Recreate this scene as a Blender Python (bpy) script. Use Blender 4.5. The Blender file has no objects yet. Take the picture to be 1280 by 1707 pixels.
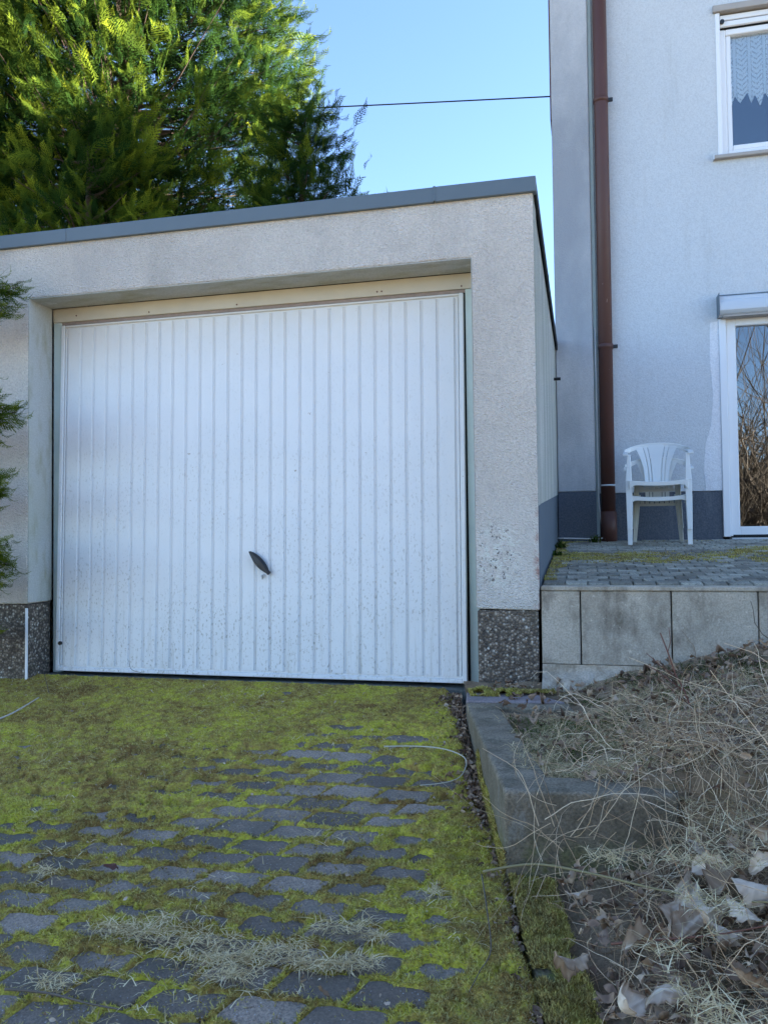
import bpy, bmesh, math, random
import numpy as np
from mathutils import Vector, Matrix

S = bpy.context.scene
COL = S.collection
R = math.radians
random.seed(7)
rng = np.random.default_rng(11)

# ------------------------------------------------------------------ camera
F_PX, YAW, PITCH, ROLL, EYE = 1368.67, 13.8604, 1.8808, 0.6277, 0.7487
cam = bpy.data.cameras.new('camera')
co = bpy.data.objects.new('camera', cam)
COL.objects.link(co)
_y, _p, _r = R(YAW), R(PITCH), R(ROLL)
_f = Vector((-math.sin(_y) * math.cos(_p), math.cos(_y) * math.cos(_p), math.sin(_p)))
_right = Vector((math.cos(_y), math.sin(_y), 0))
_up = _right.cross(_f)
_r2 = _right * math.cos(_r) - _up * math.sin(_r)
_u2 = _up * math.cos(_r) + _right * math.sin(_r)
m = Matrix((_r2, _u2, -_f)).transposed().to_4x4()
m.translation = Vector((0, 0, EYE))
co.matrix_world = m
cam.sensor_fit = 'HORIZONTAL'
cam.sensor_width = 36
cam.lens = 36 * F_PX / 1280
cam.clip_start = .05
cam.clip_end = 800
S.camera = co

# ------------------------------------------------------------------ light
SUN_EL, SUN_AZ = R(25), R(68)      # azimuth clockwise from +Y
w = bpy.data.worlds.new('World')
S.world = w
w.use_nodes = True
nt = w.node_tree
nt.nodes.clear()
sky = nt.nodes.new('ShaderNodeTexSky')
sky.sky_type = 'NISHITA'
sky.sun_disc = False
sky.sun_elevation = SUN_EL
sky.sun_rotation = SUN_AZ
sky.altitude = 600
sky.air_density = .8
sky.dust_density = .15
sky.ozone_density = 3.0
bg = nt.nodes.new('ShaderNodeBackground')
bg.inputs['Strength'].default_value = .05
wo = nt.nodes.new('ShaderNodeOutputWorld')
nt.links.new(sky.outputs[0], bg.inputs[0])
nt.links.new(bg.outputs[0], wo.inputs[0])
sl = bpy.data.lights.new('sun', 'SUN')
sl.energy = 5.0
sl.angle = R(.5)
sl.color = (1, .93, .82)
so = bpy.data.objects.new('sun', sl)
COL.objects.link(so)
sd = Vector((math.sin(SUN_AZ) * math.cos(SUN_EL), math.cos(SUN_AZ) * math.cos(SUN_EL), math.sin(SUN_EL)))
so.rotation_euler = sd.to_track_quat('Z', 'Y').to_euler()
so.location = sd * 40
S.view_settings.view_transform = 'Standard'
S.view_settings.look = 'None'
S.view_settings.gamma = 1
S.view_settings.use_curve_mapping = False
S.view_settings.exposure = 3.48

# ------------------------------------------------------------------ helpers
def tag(o, label=None, cat=None, group=None, kind=None):
    if label: o['label'] = label
    if cat: o['category'] = cat
    if group: o['group'] = group
    if kind: o['kind'] = kind
    return o

def empty(name, loc=(0, 0, 0)):
    o = bpy.data.objects.new(name, None)
    COL.objects.link(o)
    o.location = loc
    o.empty_display_size = .1
    return o

class MB:
    def __init__(s): s.v = []; s.f = []
    def box(s, x0, x1, y0, y1, z0, z1):
        b = len(s.v)
        s.v += [(x, y, z) for z in (z0, z1) for y in (y0, y1) for x in (x0, x1)]
        s.f += [tuple(b + i for i in q) for q in ((0, 2, 3, 1), (4, 5, 7, 6), (0, 1, 5, 4), (2, 6, 7, 3), (0, 4, 6, 2), (1, 3, 7, 5))]
        return s
    def prism(s, pts, a0, a1, axis):
        """extrude a 2D polygon; axis 'y': pts are (x,z), 'x': pts are (y,z), 'z': pts are (x,y)"""
        b = len(s.v); n = len(pts)
        for a in (a0, a1):
            for (p, q) in pts:
                s.v.append({'y': (p, a, q), 'x': (a, p, q), 'z': (p, q, a)}[axis])
        s.f.append(tuple(b + i for i in range(n)))
        s.f.append(tuple(b + n + i for i in reversed(range(n))))
        for i in range(n):
            j = (i + 1) % n
            s.f.append((b + i, b + n + i, b + n + j, b + j))
        return s
    def tube(s, pts, rad, n=6, cap=True):
        pts = [Vector(p) for p in pts]
        if not isinstance(rad, (list, tuple)): rad = [rad] * len(pts)
        b = len(s.v)
        up = None
        for i, p in enumerate(pts):
            t = (pts[min(i + 1, len(pts) - 1)] - pts[max(i - 1, 0)])
            t = t.normalized() if t.length > 1e-9 else Vector((0, 0, 1))
            if up is None: up = Vector((0, 0, 1)) if abs(t.z) < .9 else Vector((1, 0, 0))
            a = t.cross(up).normalized(); c = a.cross(t).normalized(); up = c
            for k in range(n):
                th = 2 * math.pi * k / n
                s.v.append(tuple(p + (a * math.cos(th) + c * math.sin(th)) * rad[i]))
        for i in range(len(pts) - 1):
            for k in range(n):
                k2 = (k + 1) % n
                s.f.append((b + i * n + k, b + i * n + k2, b + (i + 1) * n + k2, b + (i + 1) * n + k))
        if cap:
            s.f.append(tuple(b + k for k in reversed(range(n))))
            s.f.append(tuple(b + (len(pts) - 1) * n + k for k in range(n)))
        return s
    def mesh(s, name, mat=None, smooth=False, fix=True):
        me = bpy.data.meshes.new(name)
        me.from_pydata(s.v, [], s.f)
        if fix:
            bm = bmesh.new(); bm.from_mesh(me)
            bmesh.ops.recalc_face_normals(bm, faces=bm.faces[:])
            bm.to_mesh(me); bm.free()
        if mat: me.materials.append(mat)
        if smooth: me.shade_smooth()
        return me
    def obj(s, name, mat=None, parent=None, bevel=0, smooth=False, seg=1, loc=None):
        o = bpy.data.objects.new(name, s.mesh(name, mat, smooth))
        COL.objects.link(o)
        if parent: o.parent = parent
        if loc: o.location = loc
        if bevel:
            bv = o.modifiers.new('bevel', 'BEVEL'); bv.width = bevel; bv.segments = seg
            bv.limit_method = 'ANGLE'; bv.angle_limit = R(35)
        return o

def link(name, me, parent=None, loc=None, rot=None):
    o = bpy.data.objects.new(name, me)
    COL.objects.link(o)
    if parent: o.parent = parent
    if loc is not None: o.location = loc
    if rot is not None: o.rotation_euler = rot
    return o

def np_mesh(name, V, Fc, mat=None, colattr=None, smooth=False):
    """V (n,3), Fc (m,k) with k 3 or 4; colattr: per-vertex float 'var'"""
    V = np.asarray(V, np.float32); Fc = np.asarray(Fc, np.int32)
    me = bpy.data.meshes.new(name)
    k = Fc.shape[1]
    me.vertices.add(len(V)); me.vertices.foreach_set('co', V.ravel())
    me.loops.add(Fc.size); me.loops.foreach_set('vertex_index', Fc.ravel())
    me.polygons.add(len(Fc))
    me.polygons.foreach_set('loop_start', np.arange(0, Fc.size, k, dtype=np.int32))
    me.update(calc_edges=True)
    if colattr is not None:
        a = me.attributes.new('var', 'FLOAT', 'POINT')
        a.data.foreach_set('value', np.asarray(colattr, np.float32))
    if mat: me.materials.append(mat)
    if smooth: me.shade_smooth()
    return me

# numpy value noise -------------------------------------------------
_T = rng.random((256, 256))
def vnoise(x, y, sc=1., seed=0):
    x = np.asarray(x) * sc + seed * 17.37; y = np.asarray(y) * sc + seed * 9.71
    xi = np.floor(x).astype(int); yi = np.floor(y).astype(int)
    fx = x - xi; fy = y - yi
    fx = fx * fx * (3 - 2 * fx); fy = fy * fy * (3 - 2 * fy)
    g = lambda a, b: _T[a % 256, b % 256]
    return (g(xi, yi) * (1 - fx) + g(xi + 1, yi) * fx) * (1 - fy) + (g(xi, yi + 1) * (1 - fx) + g(xi + 1, yi + 1) * fx) * fy
def fbm(x, y, sc, o=4, seed=0):
    t = 0; a = .5; n = 0
    for i in range(o):
        t = t + a * vnoise(x, y, sc * 2 ** i, seed + i); n += a; a *= .5
    return t / n
def sstep(a, b, x):
    t = np.clip((np.asarray(x) - a) / (b - a), 0, 1)
    return t * t * (3 - 2 * t)

# ------------------------------------------------------------------ materials
class NB:
    def __init__(s, name, spec=.5):
        s.m = bpy.data.materials.new(name); s.m.use_nodes = True
        s.t = s.m.node_tree; s.t.nodes.clear()
        s.out = s.n('ShaderNodeOutputMaterial')
        s.b = s.n('ShaderNodeBsdfPrincipled')
        s.b.inputs['Specular IOR Level'].default_value = spec
        s.t.links.new(s.b.outputs[0], s.out.inputs[0])
        s.tc = s.n('ShaderNodeTexCoord')
        s.src = s.tc.outputs['Object']
    def n(s, t): return s.t.nodes.new(t)
    def l(s, a, b): s.t.links.new(a, b)
    def noise(s, scale, detail=4, rough=.6, stretch=None, world=False):
        x = s.n('ShaderNodeTexNoise'); x.inputs['Scale'].default_value = scale
        x.inputs['Detail'].default_value = detail; x.inputs['Roughness'].default_value = rough
        src = s.src
        if world:
            g = s.n('ShaderNodeNewGeometry'); src = g.outputs['Position']
        if stretch:
            mp = s.n('ShaderNodeMapping'); mp.inputs['Scale'].default_value = stretch
            s.l(src, mp.inputs[0]); src = mp.outputs[0]
        s.l(src, x.inputs['Vector'])
        return x.outputs[0]
    def vor(s, scale, out='Distance', feature='F1', rnd=1):
        x = s.n('ShaderNodeTexVoronoi'); x.feature = feature; x.inputs['Scale'].default_value = scale
        x.inputs['Randomness'].default_value = rnd
        s.l(s.src, x.inputs['Vector'])
        return x.outputs[out]
    def ramp(s, fac, stops):
        r = s.n('ShaderNodeValToRGB')
        el = r.color_ramp.elements
        while len(el) < len(stops): el.new(.5)
        for e, (p, c) in zip(el, stops):
            e.position = p; e.color = (*c, 1) if len(c) == 3 else c
        s.l(fac, r.inputs[0]); return r.outputs[0]
    def rampv(s, fac, a, b, va=0., vb=1.):
        r = s.n('ShaderNodeMapRange'); r.inputs[1].default_value = a; r.inputs[2].default_value = b
        r.inputs[3].default_value = va; r.inputs[4].default_value = vb
        s.l(fac, r.inputs[0]); return r.outputs[0]
    def mix(s, fac, a, b, mode='MIX'):
        x = s.n('ShaderNodeMix'); x.data_type = 'RGBA'; x.blend_type = mode
        for sock, v in ((x.inputs[0], fac), (x.inputs[6], a), (x.inputs[7], b)):
            if isinstance(v, (int, float)): sock.default_value = v
            elif isinstance(v, tuple): sock.default_value = (*v, 1)
            else: s.l(v, sock)
        return x.outputs[2]
    def math(s, op, a, b=None):
        x = s.n('ShaderNodeMath'); x.operation = op
        for i, v in enumerate((a, b)):
            if v is None: continue
            if isinstance(v, (int, float)): x.inputs[i].default_value = v
            else: s.l(v, x.inputs[i])
        return x.outputs[0]
    def attr(s, name='var'):
        x = s.n('ShaderNodeAttribute'); x.attribute_name = name; return x.outputs['Fac']
    def sep(s):
        x = s.n('ShaderNodeSeparateXYZ'); s.l(s.src, x.inputs[0]); return x.outputs
    def bump(s, h, strength=.3, dist=.01):
        x = s.n('ShaderNodeBump'); x.inputs['Strength'].default_value = strength
        x.inputs['Distance'].default_value = dist; s.l(h, x.inputs['Height'])
        if s.b.inputs['Normal'].links:
            s.l(s.b.inputs['Normal'].links[0].from_socket, x.inputs['Normal'])
        s.l(x.outputs[0], s.b.inputs['Normal'])
    def fin(s, col, rough=.8):
        if isinstance(col, tuple): s.b.inputs['Base Color'].default_value = (*col, 1)
        else: s.l(col, s.b.inputs['Base Color'])
        if isinstance(rough, (int, float)): s.b.inputs['Roughness'].default_value = rough
        else: s.l(rough, s.b.inputs['Roughness'])
        return s.m

def plain(name, col, rough=.6, var=.12, scale=6, spec=.4, bump=0, bscale=80):
    k = NB(name, spec)
    c2 = tuple(c * (1 - var) for c in col); c1 = tuple(min(1, c * (1 + var)) for c in col)
    c = k.mix(k.noise(scale, 5), c2, c1)
    if bump: k.bump(k.noise(bscale, 4), bump, .004)
    return k.fin(c, rough)

def m_roughcast(name='roughcast', base=(.90, .83, .74), dark=(.76, .69, .61), green=0.):
    k = NB(name, .2)
    grain = k.noise(75, 5, .75)
    v = k.vor(130)
    big = k.noise(1.6, 6, .6)
    streak = k.noise(3.5, 5, .6, (1, 1, .22))
    c = k.mix(k.rampv(big, .35, .65), dark, base)
    c = k.mix(k.rampv(streak, .5, .75, 0, .55), c, (.62, .59, .56))
    c = k.mix(k.rampv(k.noise(2.3, 6, .65, (1, 1, .4)), .56, .72, 0, .45), c, (.50, .47, .41))
    if green:
        c = k.mix(k.rampv(k.noise(5, 5, .6, (1, 1, .12)), .4, .65, 0, green), c, (.40, .44, .37))
    c = k.mix(k.rampv(grain, .36, .60), k.mix(.30, c, (.34, .30, .27)), c)
    c = k.mix(k.rampv(v, .1, .5), k.mix(.15, c, (.4, .38, .37)), c)
    c = k.mix(k.rampv(k.vor(60), .0, .07, .5, 0), c, (.8, .8, .8))
    c = k.mix(k.rampv(k.noise(28, 6, .8, (1, 1, .35)), .60, .68, 0, .35), c, (.42, .36, .27))
    if not green:
        sx = k.sep()
        dx_ = k.math('MULTIPLY', k.math('ADD', sx[0], .43), 9.); dz_ = k.math('MULTIPLY', k.math('ADD', sx[2], -.66), 6.)
        rr_ = k.math('ADD', k.math('MULTIPLY', dx_, dx_), k.math('MULTIPLY', dz_, dz_))
        near = k.rampv(rr_, .5, 1.4, 1, 0)
        c = k.mix(k.math('MULTIPLY', near, k.rampv(k.noise(20, 6, .8), .50, .54)), c, (.88, .85, .76))
        c = k.mix(k.math('MULTIPLY', near, k.rampv(k.noise(34, 6, .8), .57, .60)), c, (.16, .13, .10))
        edge = k.math('MULTIPLY', k.rampv(sx[0], -.262, -.235), k.rampv(sx[2], 1.0, .6))
        c = k.mix(k.math('MULTIPLY', edge, k.rampv(k.noise(18, 5, .8), .47, .55)), c, (.52, .30, .24))
        c = k.mix(k.math('MULTIPLY', k.rampv(sx[2], .62, .40), k.rampv(k.noise(11, 5, .7), .42, .6, 0, .6)), c, (.62, .58, .50))
    k.bump(k.math('ADD', v, grain), 1.0, .010)
    return k.fin(c, .95)

def m_stain_reveal():
    k = NB('reveal_render', .2)
    g = k.noise(110, 4, .7)
    c = k.mix(k.rampv(k.noise(3, 6, .6, (1, 1, .5)), .4, .65), (.55, .56, .54), (.50, .51, .44))
    c = k.mix(k.rampv(k.noise(4.5, 5, .6, (1, 3, 1)), .5, .7, 0, .7), c, (.36, .34, .22))
    c = k.mix(k.rampv(k.noise(9, 4, .6, (1, 1, .3)), .66, .72, 0, .6), c, (.75, .77, .77))
    c = k.mix(k.rampv(g, .35, .65, .35, 0), c, (.25, .24, .2))
    k.bump(g, .5, .005)
    return k.fin(c, .95)

def m_pebble():
    k = NB('exposed_aggregate', .35)
    a = k.vor(75, 'Color')
    sp = k.n('ShaderNodeSeparateColor'); k.l(a, sp.inputs[0])
    c = k.ramp(sp.outputs[0], [(0, (.09, .07, .055)), (.4, (.20, .155, .115)), (.75, (.32, .26, .20)), (.93, (.48, .41, .33)), (1, (.72, .67, .58))])
    d = k.vor(75, 'Distance')
    c = k.mix(k.rampv(d, .3, .6, 0, .75), c, (.06, .05, .04))
    c = k.mix(k.rampv(k.noise(5, 5), .52, .7, 0, .5), c, (.09, .08, .05))
    k.bump(k.rampv(d, 0, .6, 1, 0), 1, .007)
    return k.fin(c, .8)

def m_stucco(name, base, dirt, amt, lo=.45, hi=.7):
    k = NB(name, .2)
    g = k.noise(80, 4, .75)
    c = k.mix(k.rampv(k.noise(1.1, 6, .6, (1, 1, .6)), lo, hi, 0, amt), base, dirt)
    c = k.mix(k.rampv(k.noise(4, 6, .7, (1, 1, .3)), .45, .7, 0, amt * .5), c, dirt)
    c = k.mix(k.rampv(g, .34, .6, .30, 0), c, (.3, .31, .33))
    c = k.mix(k.rampv(k.noise(7, 6, .7, (1, 1, .12)), .56, .70, 0, .22), c, (.40, .40, .38))
    k.bump(g, .7, .007)
    return k.fin(c, .9)

def m_door():
    k = NB('door_white_enamel', .5)
    base = k.mix(k.rampv(k.noise(2.2, 5), .35, .7), (.80, .80, .79), (.74, .75, .75))
    z = k.sep()[2]
    # grime specks, heavier low down; scuffs
    spk = k.noise(85, 4, .65, (1, 1, .6))
    low = k.rampv(z, 0, 1.5, 1, .15)
    mask = k.math('MULTIPLY', k.rampv(spk, .56, .66), k.math('MULTIPLY', low, k.rampv(k.noise(2.2, 4), .35, .55)))
    c = k.mix(mask, base, (.42, .40, .35))
    scr = k.math('MULTIPLY', k.rampv(k.noise(14, 6, .75, (1, 1, .5)), .66, .70), k.rampv(k.noise(1.7, 3), .48, .62))
    c = k.mix(k.math('MULTIPLY', scr, .4), c, (.55, .5, .42))
    drip = k.math('MULTIPLY', k.rampv(k.noise(30, 5, .7, (1, 1, .05)), .52, .66), k.rampv(z, .5, .03, 0, .5))
    c = k.mix(drip, c, (.50, .47, .40))
    c = k.mix(k.math('MULTIPLY', k.rampv(z, 1.7, 2.05), k.rampv(k.noise(6, 5, .7), .3, .7, .1, .5)), c, (.72, .66, .55))  # warm light bounced off the soffit, painted into the door's top
    rust = k.math('MULTIPLY', k.rampv(k.noise(26, 5, .7), .69, .72), .7)
    c = k.mix(rust, c, (.28, .17, .08))
    k.bump(k.noise(7, 3), .10, .01); k.bump(k.noise(2.2, 3), .35, .03)
    return k.fin(c, .42)

def m_paver(name='paver_concrete', base=(.33, .26, .20)):
    k = NB(name, .12)
    oi = k.n('ShaderNodeObjectInfo')
    c0 = k.mix(oi.outputs['Random'], tuple(b * .62 for b in base), tuple(b * 1.5 for b in base))
    g = k.noise(95, 5, .8)
    c = k.mix(k.rampv(g, .40, .60, 0, 1), k.mix(.6, c0, (.07, .065, .06)), c0)
    v = k.n('ShaderNodeTexVoronoi'); v.inputs['Scale'].default_value = 140; k.l(k.n('ShaderNodeNewGeometry').outputs['Position'], v.inputs['Vector'])
    sp = k.n('ShaderNodeSeparateColor'); k.l(v.outputs['Color'], sp.inputs[0])
    chip = k.math('MULTIPLY', k.rampv(v.outputs['Distance'], .34, .16), k.rampv(sp.outputs[0], .72, 1.0))
    c = k.mix(k.math('MULTIPLY', chip, .9), c, (.55, .55, .55))
    c = k.mix(k.rampv(k.noise(9, 5, .6, world=True), .52, .72, 0, .5), c, (.17, .16, .12))
    c = k.mix(k.rampv(k.noise(5, 5, .7, world=True), .45, .62, 0, .55), c, (.12, .105, .085))
    k.bump(g, .8, .006)
    return k.fin(c, .92)

def m_concrete(name, a, b, stain=(.10, .11, .07), amt=.6, sc=3.):
    k = NB(name, .05)
    g = k.noise(120, 4, .7)
    c = k.mix(k.rampv(k.noise(sc, 6, .62), .35, .65), a, b)
    c = k.mix(k.rampv(k.noise(sc * 1.7, 6, .7, (1, 1, .5)), .5, .68, 0, amt), c, stain)
    c = k.mix(k.rampv(k.noise(40, 4, .7), .62, .72, 0, .5), c, tuple(min(1, x * 1.7) for x in b))
    c = k.mix(k.rampv(g, .35, .6, .4, 0), c, tuple(x * .35 for x in a))
    k.bump(g, .6, .006); k.bump(k.noise(16, 6, .7), .55, .02)
    return k.fin(c, .9)

def m_moss(name, fuzz=False):
    k = NB(name, 0.)
    big = k.noise(3.2, 5, .65, world=True)
    mid = k.noise(22, 4, .65, world=True)
    f = k.math('ADD', k.math('MULTIPLY', big, .5), k.math('MULTIPLY', mid, .5))
    c = k.ramp(f, [(.385, (.25, .14, .05)), (.462, (.42, .29, .08)), (.515, (.54, .43, .09)), (.57, (.61, .54, .075)), (.66, (.68, .63, .07))])
    if fuzz:
        v = k.attr()
        c = k.mix(v, k.mix(.62, c, (.10, .065, .02)), k.mix(.5, c, (1.0, .92, .40)))
        tr = k.n('ShaderNodeBsdfTranslucent'); k.l(c, tr.inputs[0])
        ms = k.n('ShaderNodeMixShader'); ms.inputs[0].default_value = .3
        k.l(k.b.outputs[0], ms.inputs[1]); k.l(tr.outputs[0], ms.inputs[2]); k.l(ms.outputs[0], k.out.inputs[0])
    else:
        c = k.mix(k.rampv(k.noise(120, 3, world=True), .35, .65), k.mix(.4, c, (.08, .05, .015)), c)
        k.bump(k.noise(150, 3), .8, .006)
    return k.fin(c, .95)

def m_leafy(name, ramp, transl=.35, rough=.6, spec=.0):
    k = NB(name, spec)
    c = k.ramp(k.attr(), ramp)
    tr = k.n('ShaderNodeBsdfTranslucent'); k.l(c, tr.inputs[0])
    ms = k.n('ShaderNodeMixShader'); ms.inputs[0].default_value = transl
    k.l(k.b.outputs[0], ms.inputs[1]); k.l(tr.outputs[0], ms.inputs[2]); k.l(ms.outputs[0], k.out.inputs[0])
    return k.fin(c, rough)

def m_glass(refl=.22, tint=(.90, .93, .93)):
    k = NB('window_glass')
    g = k.n('ShaderNodeBsdfGlossy'); g.inputs['Roughness'].default_value = .0
    g.inputs['Color'].default_value = (.95, .97, 1, 1)
    t = k.n('ShaderNodeBsdfTransparent'); t.inputs[0].default_value = (*tint, 1)
    fr = k.n('ShaderNodeFresnel'); fr.inputs[0].default_value = 1.5
    f = k.math('ADD', fr.outputs[0], refl)
    ms = k.n('ShaderNodeMixShader'); k.l(f, ms.inputs[0]); k.l(t.outputs[0], ms.inputs[1]); k.l(g.outputs[0], ms.inputs[2])
    k.l(ms.outputs[0], k.out.inputs[0]); k.t.nodes.remove(k.b)
    return k.m

def m_lace():
    k = NB('lace_cloth', .1)
    sx = k.sep()
    x, z = sx[0], sx[2]
    # chevron bands: z + |tri(x)| repeated
    u = k.math('ABSOLUTE', k.math('SUBTRACT', k.math('FRACT', k.math('MULTIPLY', x, 1 / .115)), .5))
    ch = k.math('FRACT', k.math('MULTIPLY', k.math('SUBTRACT', z, k.math('MULTIPLY', u, .11)), 1 / .042))
    band = k.math('LESS_THAN', ch, .62)
    edge = k.math('GREATER_THAN', u, .40)
    mesh_ = k.math('GREATER_THAN', k.noise(90, 3, .6), .53)
    inner = k.math('MAXIMUM', k.math('MULTIPLY', band, k.math('LESS_THAN', u, .33)), edge)
    solid = k.math('MAXIMUM', inner, mesh_)
    al = k.math('ADD', k.math('MULTIPLY', solid, .5), .48)
    k.l(al, k.b.inputs['Alpha'])
    return k.fin((.85, .87, .9), .9)

M = {}
M['rough'] = m_roughcast()
M['rough_side'] = m_roughcast('roughcast_side', (.74, .74, .68), (.62, .63, .58), .8)
M['reveal'] = m_stain_reveal()
M['pebble'] = m_pebble()
M['plinth_side'] = plain('side_plinth_paint', (.10, .125, .15), .8, .12, 8, bump=.3)
M['plinth_house'] = m_stucco('house_plinth_paint', (.085, .10, .125), (.06, .07, .085), .5)
M['house'] = m_stucco('house_stucco', (.635, .665, .685), (.55, .58, .60), .4)
M['house_old'] = m_stucco('aged_stucco', (.54, .54, .54), (.30, .31, .33), .85, .38, .62)
M['repair'] = m_stucco('stucco_repair', (.83, .84, .86), (.74, .76, .8), .3)
M['door'] = m_door()
M['frame_green'] = plain('pale_green_paint', (.55, .64, .60), .6, .12, 9, bump=.1)
M['cream'] = plain('cream_board', (.62, .565, .46), .6, .14, 5, bump=.1)
M['zinc'] = plain('grey_sheet_metal', (.11, .145, .17), .5, .12, 4, .5)
M['darktrim'] = plain('black_trim', (.012, .014, .014), .7, .2, 10)
M['black'] = plain('black_plastic', (.012, .013, .015), .45, .15, 20, .5)
M['dark'] = plain('dark_interior', (.02, .02, .02), .9, .2, 3)  # near-black, the dimness of unlit interiors put into the colour
M['rustline'] = plain('rusty_steel', (.12, .045, .03), .8, .3, 30)
M['headline'] = plain('head_rail_paint', (.33, .26, .22), .7, .3, 30)
M['upvc'] = plain('white_upvc', (.80, .81, .82), .35, .03, 3, .5)
M['shutter'] = plain('shutter_metal', (.55, .58, .61), .35, .05, 3, .5)
M['sill'] = plain('beige_sill', (.38, .35, .32), .7, .15, 8)
M['plastic'] = plain('chair_plastic', (.78, .80, .78), .35, .05, 6, .5)
M['plastic_in'] = plain('chair_plastic_beige', (.66, .65, .58), .4, .07, 8, .5)  # duller beige tone for rear legs, side aprons and lower rail
M['glass'] = m_glass(.075)
M['lace'] = m_lace()
M['paver'] = m_paver()
M['tpaver'] = m_paver('terrace_paver_concrete', (.40, .38, .31))
M['slab'] = m_concrete('retaining_concrete', (.41, .36, .285), (.58, .51, .41), (.20, .17, .13), 1.)
M['foot'] = m_concrete('footing_concrete', (.46, .39, .30), (.62, .53, .42), (.20, .17, .12), .7, 8)
M['curb'] = m_concrete('curb_concrete', (.18, .16, .125), (.36, .33, .28), (.075, .07, .045), .9, 5)
M['flag'] = m_concrete('purple_flagstone', (.30, .25, .24), (.38, .32, .31), (.10, .10, .08), .4, 5)
M['sillcon'] = m_concrete('sill_concrete', (.18, .18, .165), (.25, .25, .23), (.09, .1, .06), .5, 5)
M['moss'] = m_moss('moss_mat')
M['mossf'] = m_moss('moss_fuzz', True)
M['soil'] = m_concrete('soil_mat', (.21, .145, .09), (.42, .31, .20), (.07, .075, .025), .5, 6)
M['ground'] = m_concrete('ground_mat', (.17, .14, .085), (.24, .20, .12), (.12, .12, .05), .5, 1)
M['cable'] = plain('cable_black', (.02, .02, .022), .6)
M['cablew'] = plain('cable_white', (.72, .72, .68), .5)
M['bark'] = plain('conifer_bark', (.10, .065, .045), .9, .35, 12, bump=.6, bscale=40)
M['twig'] = plain('bare_twig', (.13, .105, .08), .9, .3, 5)
M['redtwig'] = plain('red_twig', (.17, .075, .05), .7, .3, 20)

def m_pipe():
    k = NB('copper_brown_pipe', .4)
    z = k.sep()[2]
    c = k.mix(k.noise(6, 5, .6, (1, 1, .3)), (.075, .032, .024), (.125, .055, .042))
    wear = k.math('MULTIPLY', k.rampv(k.noise(22, 6, .7), .56, .62), k.rampv(z, .55, 0, 0, 1))
    c = k.mix(wear, c, (.30, .21, .17))
    c = k.mix(k.rampv(k.noise(30, 5, .7, (1, 1, .4)), .68, .72, 0, .6), c, (.35, .28, .25))
    return k.fin(c, .5)
M['pipe'] = m_pipe()
M['conifer'] = m_leafy('conifer_leaf', [(0, (.010, .026, .010)), (.5, (.030, .068, .014)), (.8, (.15, .20, .020)), (1, (.30, .33, .028))], .5)
M['strand'] = m_leafy('dead_vine', [(0, (.20, .13, .08)), (.35, (.48, .34, .21)), (.7, (.76, .59, .39)), (1, (.92, .79, .58))], .1, .8)
M['scrub'] = m_leafy('scrub_stem', [(0, (.05, .04, .03)), (.5, (.115, .097, .078)), (1, (.25, .21, .17))], .0, .9)
M['litter'] = m_leafy('dead_leaf_mat', [(0, (.09, .06, .04)), (.4, (.30, .20, .14)), (.75, (.48, .34, .23)), (1, (.66, .52, .38))], .15, .8)
M['paleleaf'] = m_leafy('pale_leaf_mat', [(0, (.20, .13, .08)), (.45, (.42, .30, .20)), (1, (.80, .68, .54))], .15, .7)
M['straw'] = m_leafy('dry_grass_mat', [(0, (.40, .29, .14)), (.5, (.72, .57, .31)), (1, (.95, .82, .52))], .25, .8)
M['grass'] = m_leafy('green_grass_mat', [(0, (.035, .06, .015)), (.6, (.08, .13, .025)), (1, (.22, .22, .08))], .3, .7)

def m_curb():
    k = NB('curb_concrete', .08)
    g = k.noise(110, 5, .75)
    c = k.mix(k.rampv(k.noise(5, 6, .7), .35, .65), (.25, .205, .145), (.42, .355, .26))
    c = k.mix(k.rampv(k.noise(9, 6, .75), .5, .64, 0, .7), c, (.12, .11, .075))
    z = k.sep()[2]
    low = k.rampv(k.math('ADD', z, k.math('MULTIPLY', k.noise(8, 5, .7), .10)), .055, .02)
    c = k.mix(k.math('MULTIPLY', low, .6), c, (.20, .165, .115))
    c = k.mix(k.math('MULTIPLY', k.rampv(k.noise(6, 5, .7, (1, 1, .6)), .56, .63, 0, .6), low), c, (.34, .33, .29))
    c = k.mix(k.math('MULTIPLY', k.rampv(z, -.10, -.26), k.rampv(k.noise(12, 5, .7), .42, .56, 0, .8)), c, (.17, .19, .04))
    c = k.mix(k.rampv(g, .38, .58, .55, 0), c, (.06, .055, .045))
    k.bump(g, .9, .007); k.bump(k.noise(18, 6, .75), .6, .02)
    return k.fin(c, .93)
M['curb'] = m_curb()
# ------------------------------------------------------------------ key dimensions
D1, DL = 4.054, 4.289             # pier face, door plane
XL, XR, XC = -3.093, -.536, -.230  # opening left, right; garage corner
ZS, ZR, ZP = 2.1545, 2.50, .397
XO = -3.46
YH, YHR = 7.02, 7.12              # old wall section, right house wall
TZ, TS = .5125, .0673             # terrace level at D1 and slope
SL, Y0 = .15, 4.15                # driveway slope
tz = lambda y: TZ + TS * (y - D1)
dz = lambda y: -SL * (Y0 - y) - .022
xe = lambda y: -.244 - .235 * (y - 2.43)   # driveway's right edge

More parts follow.
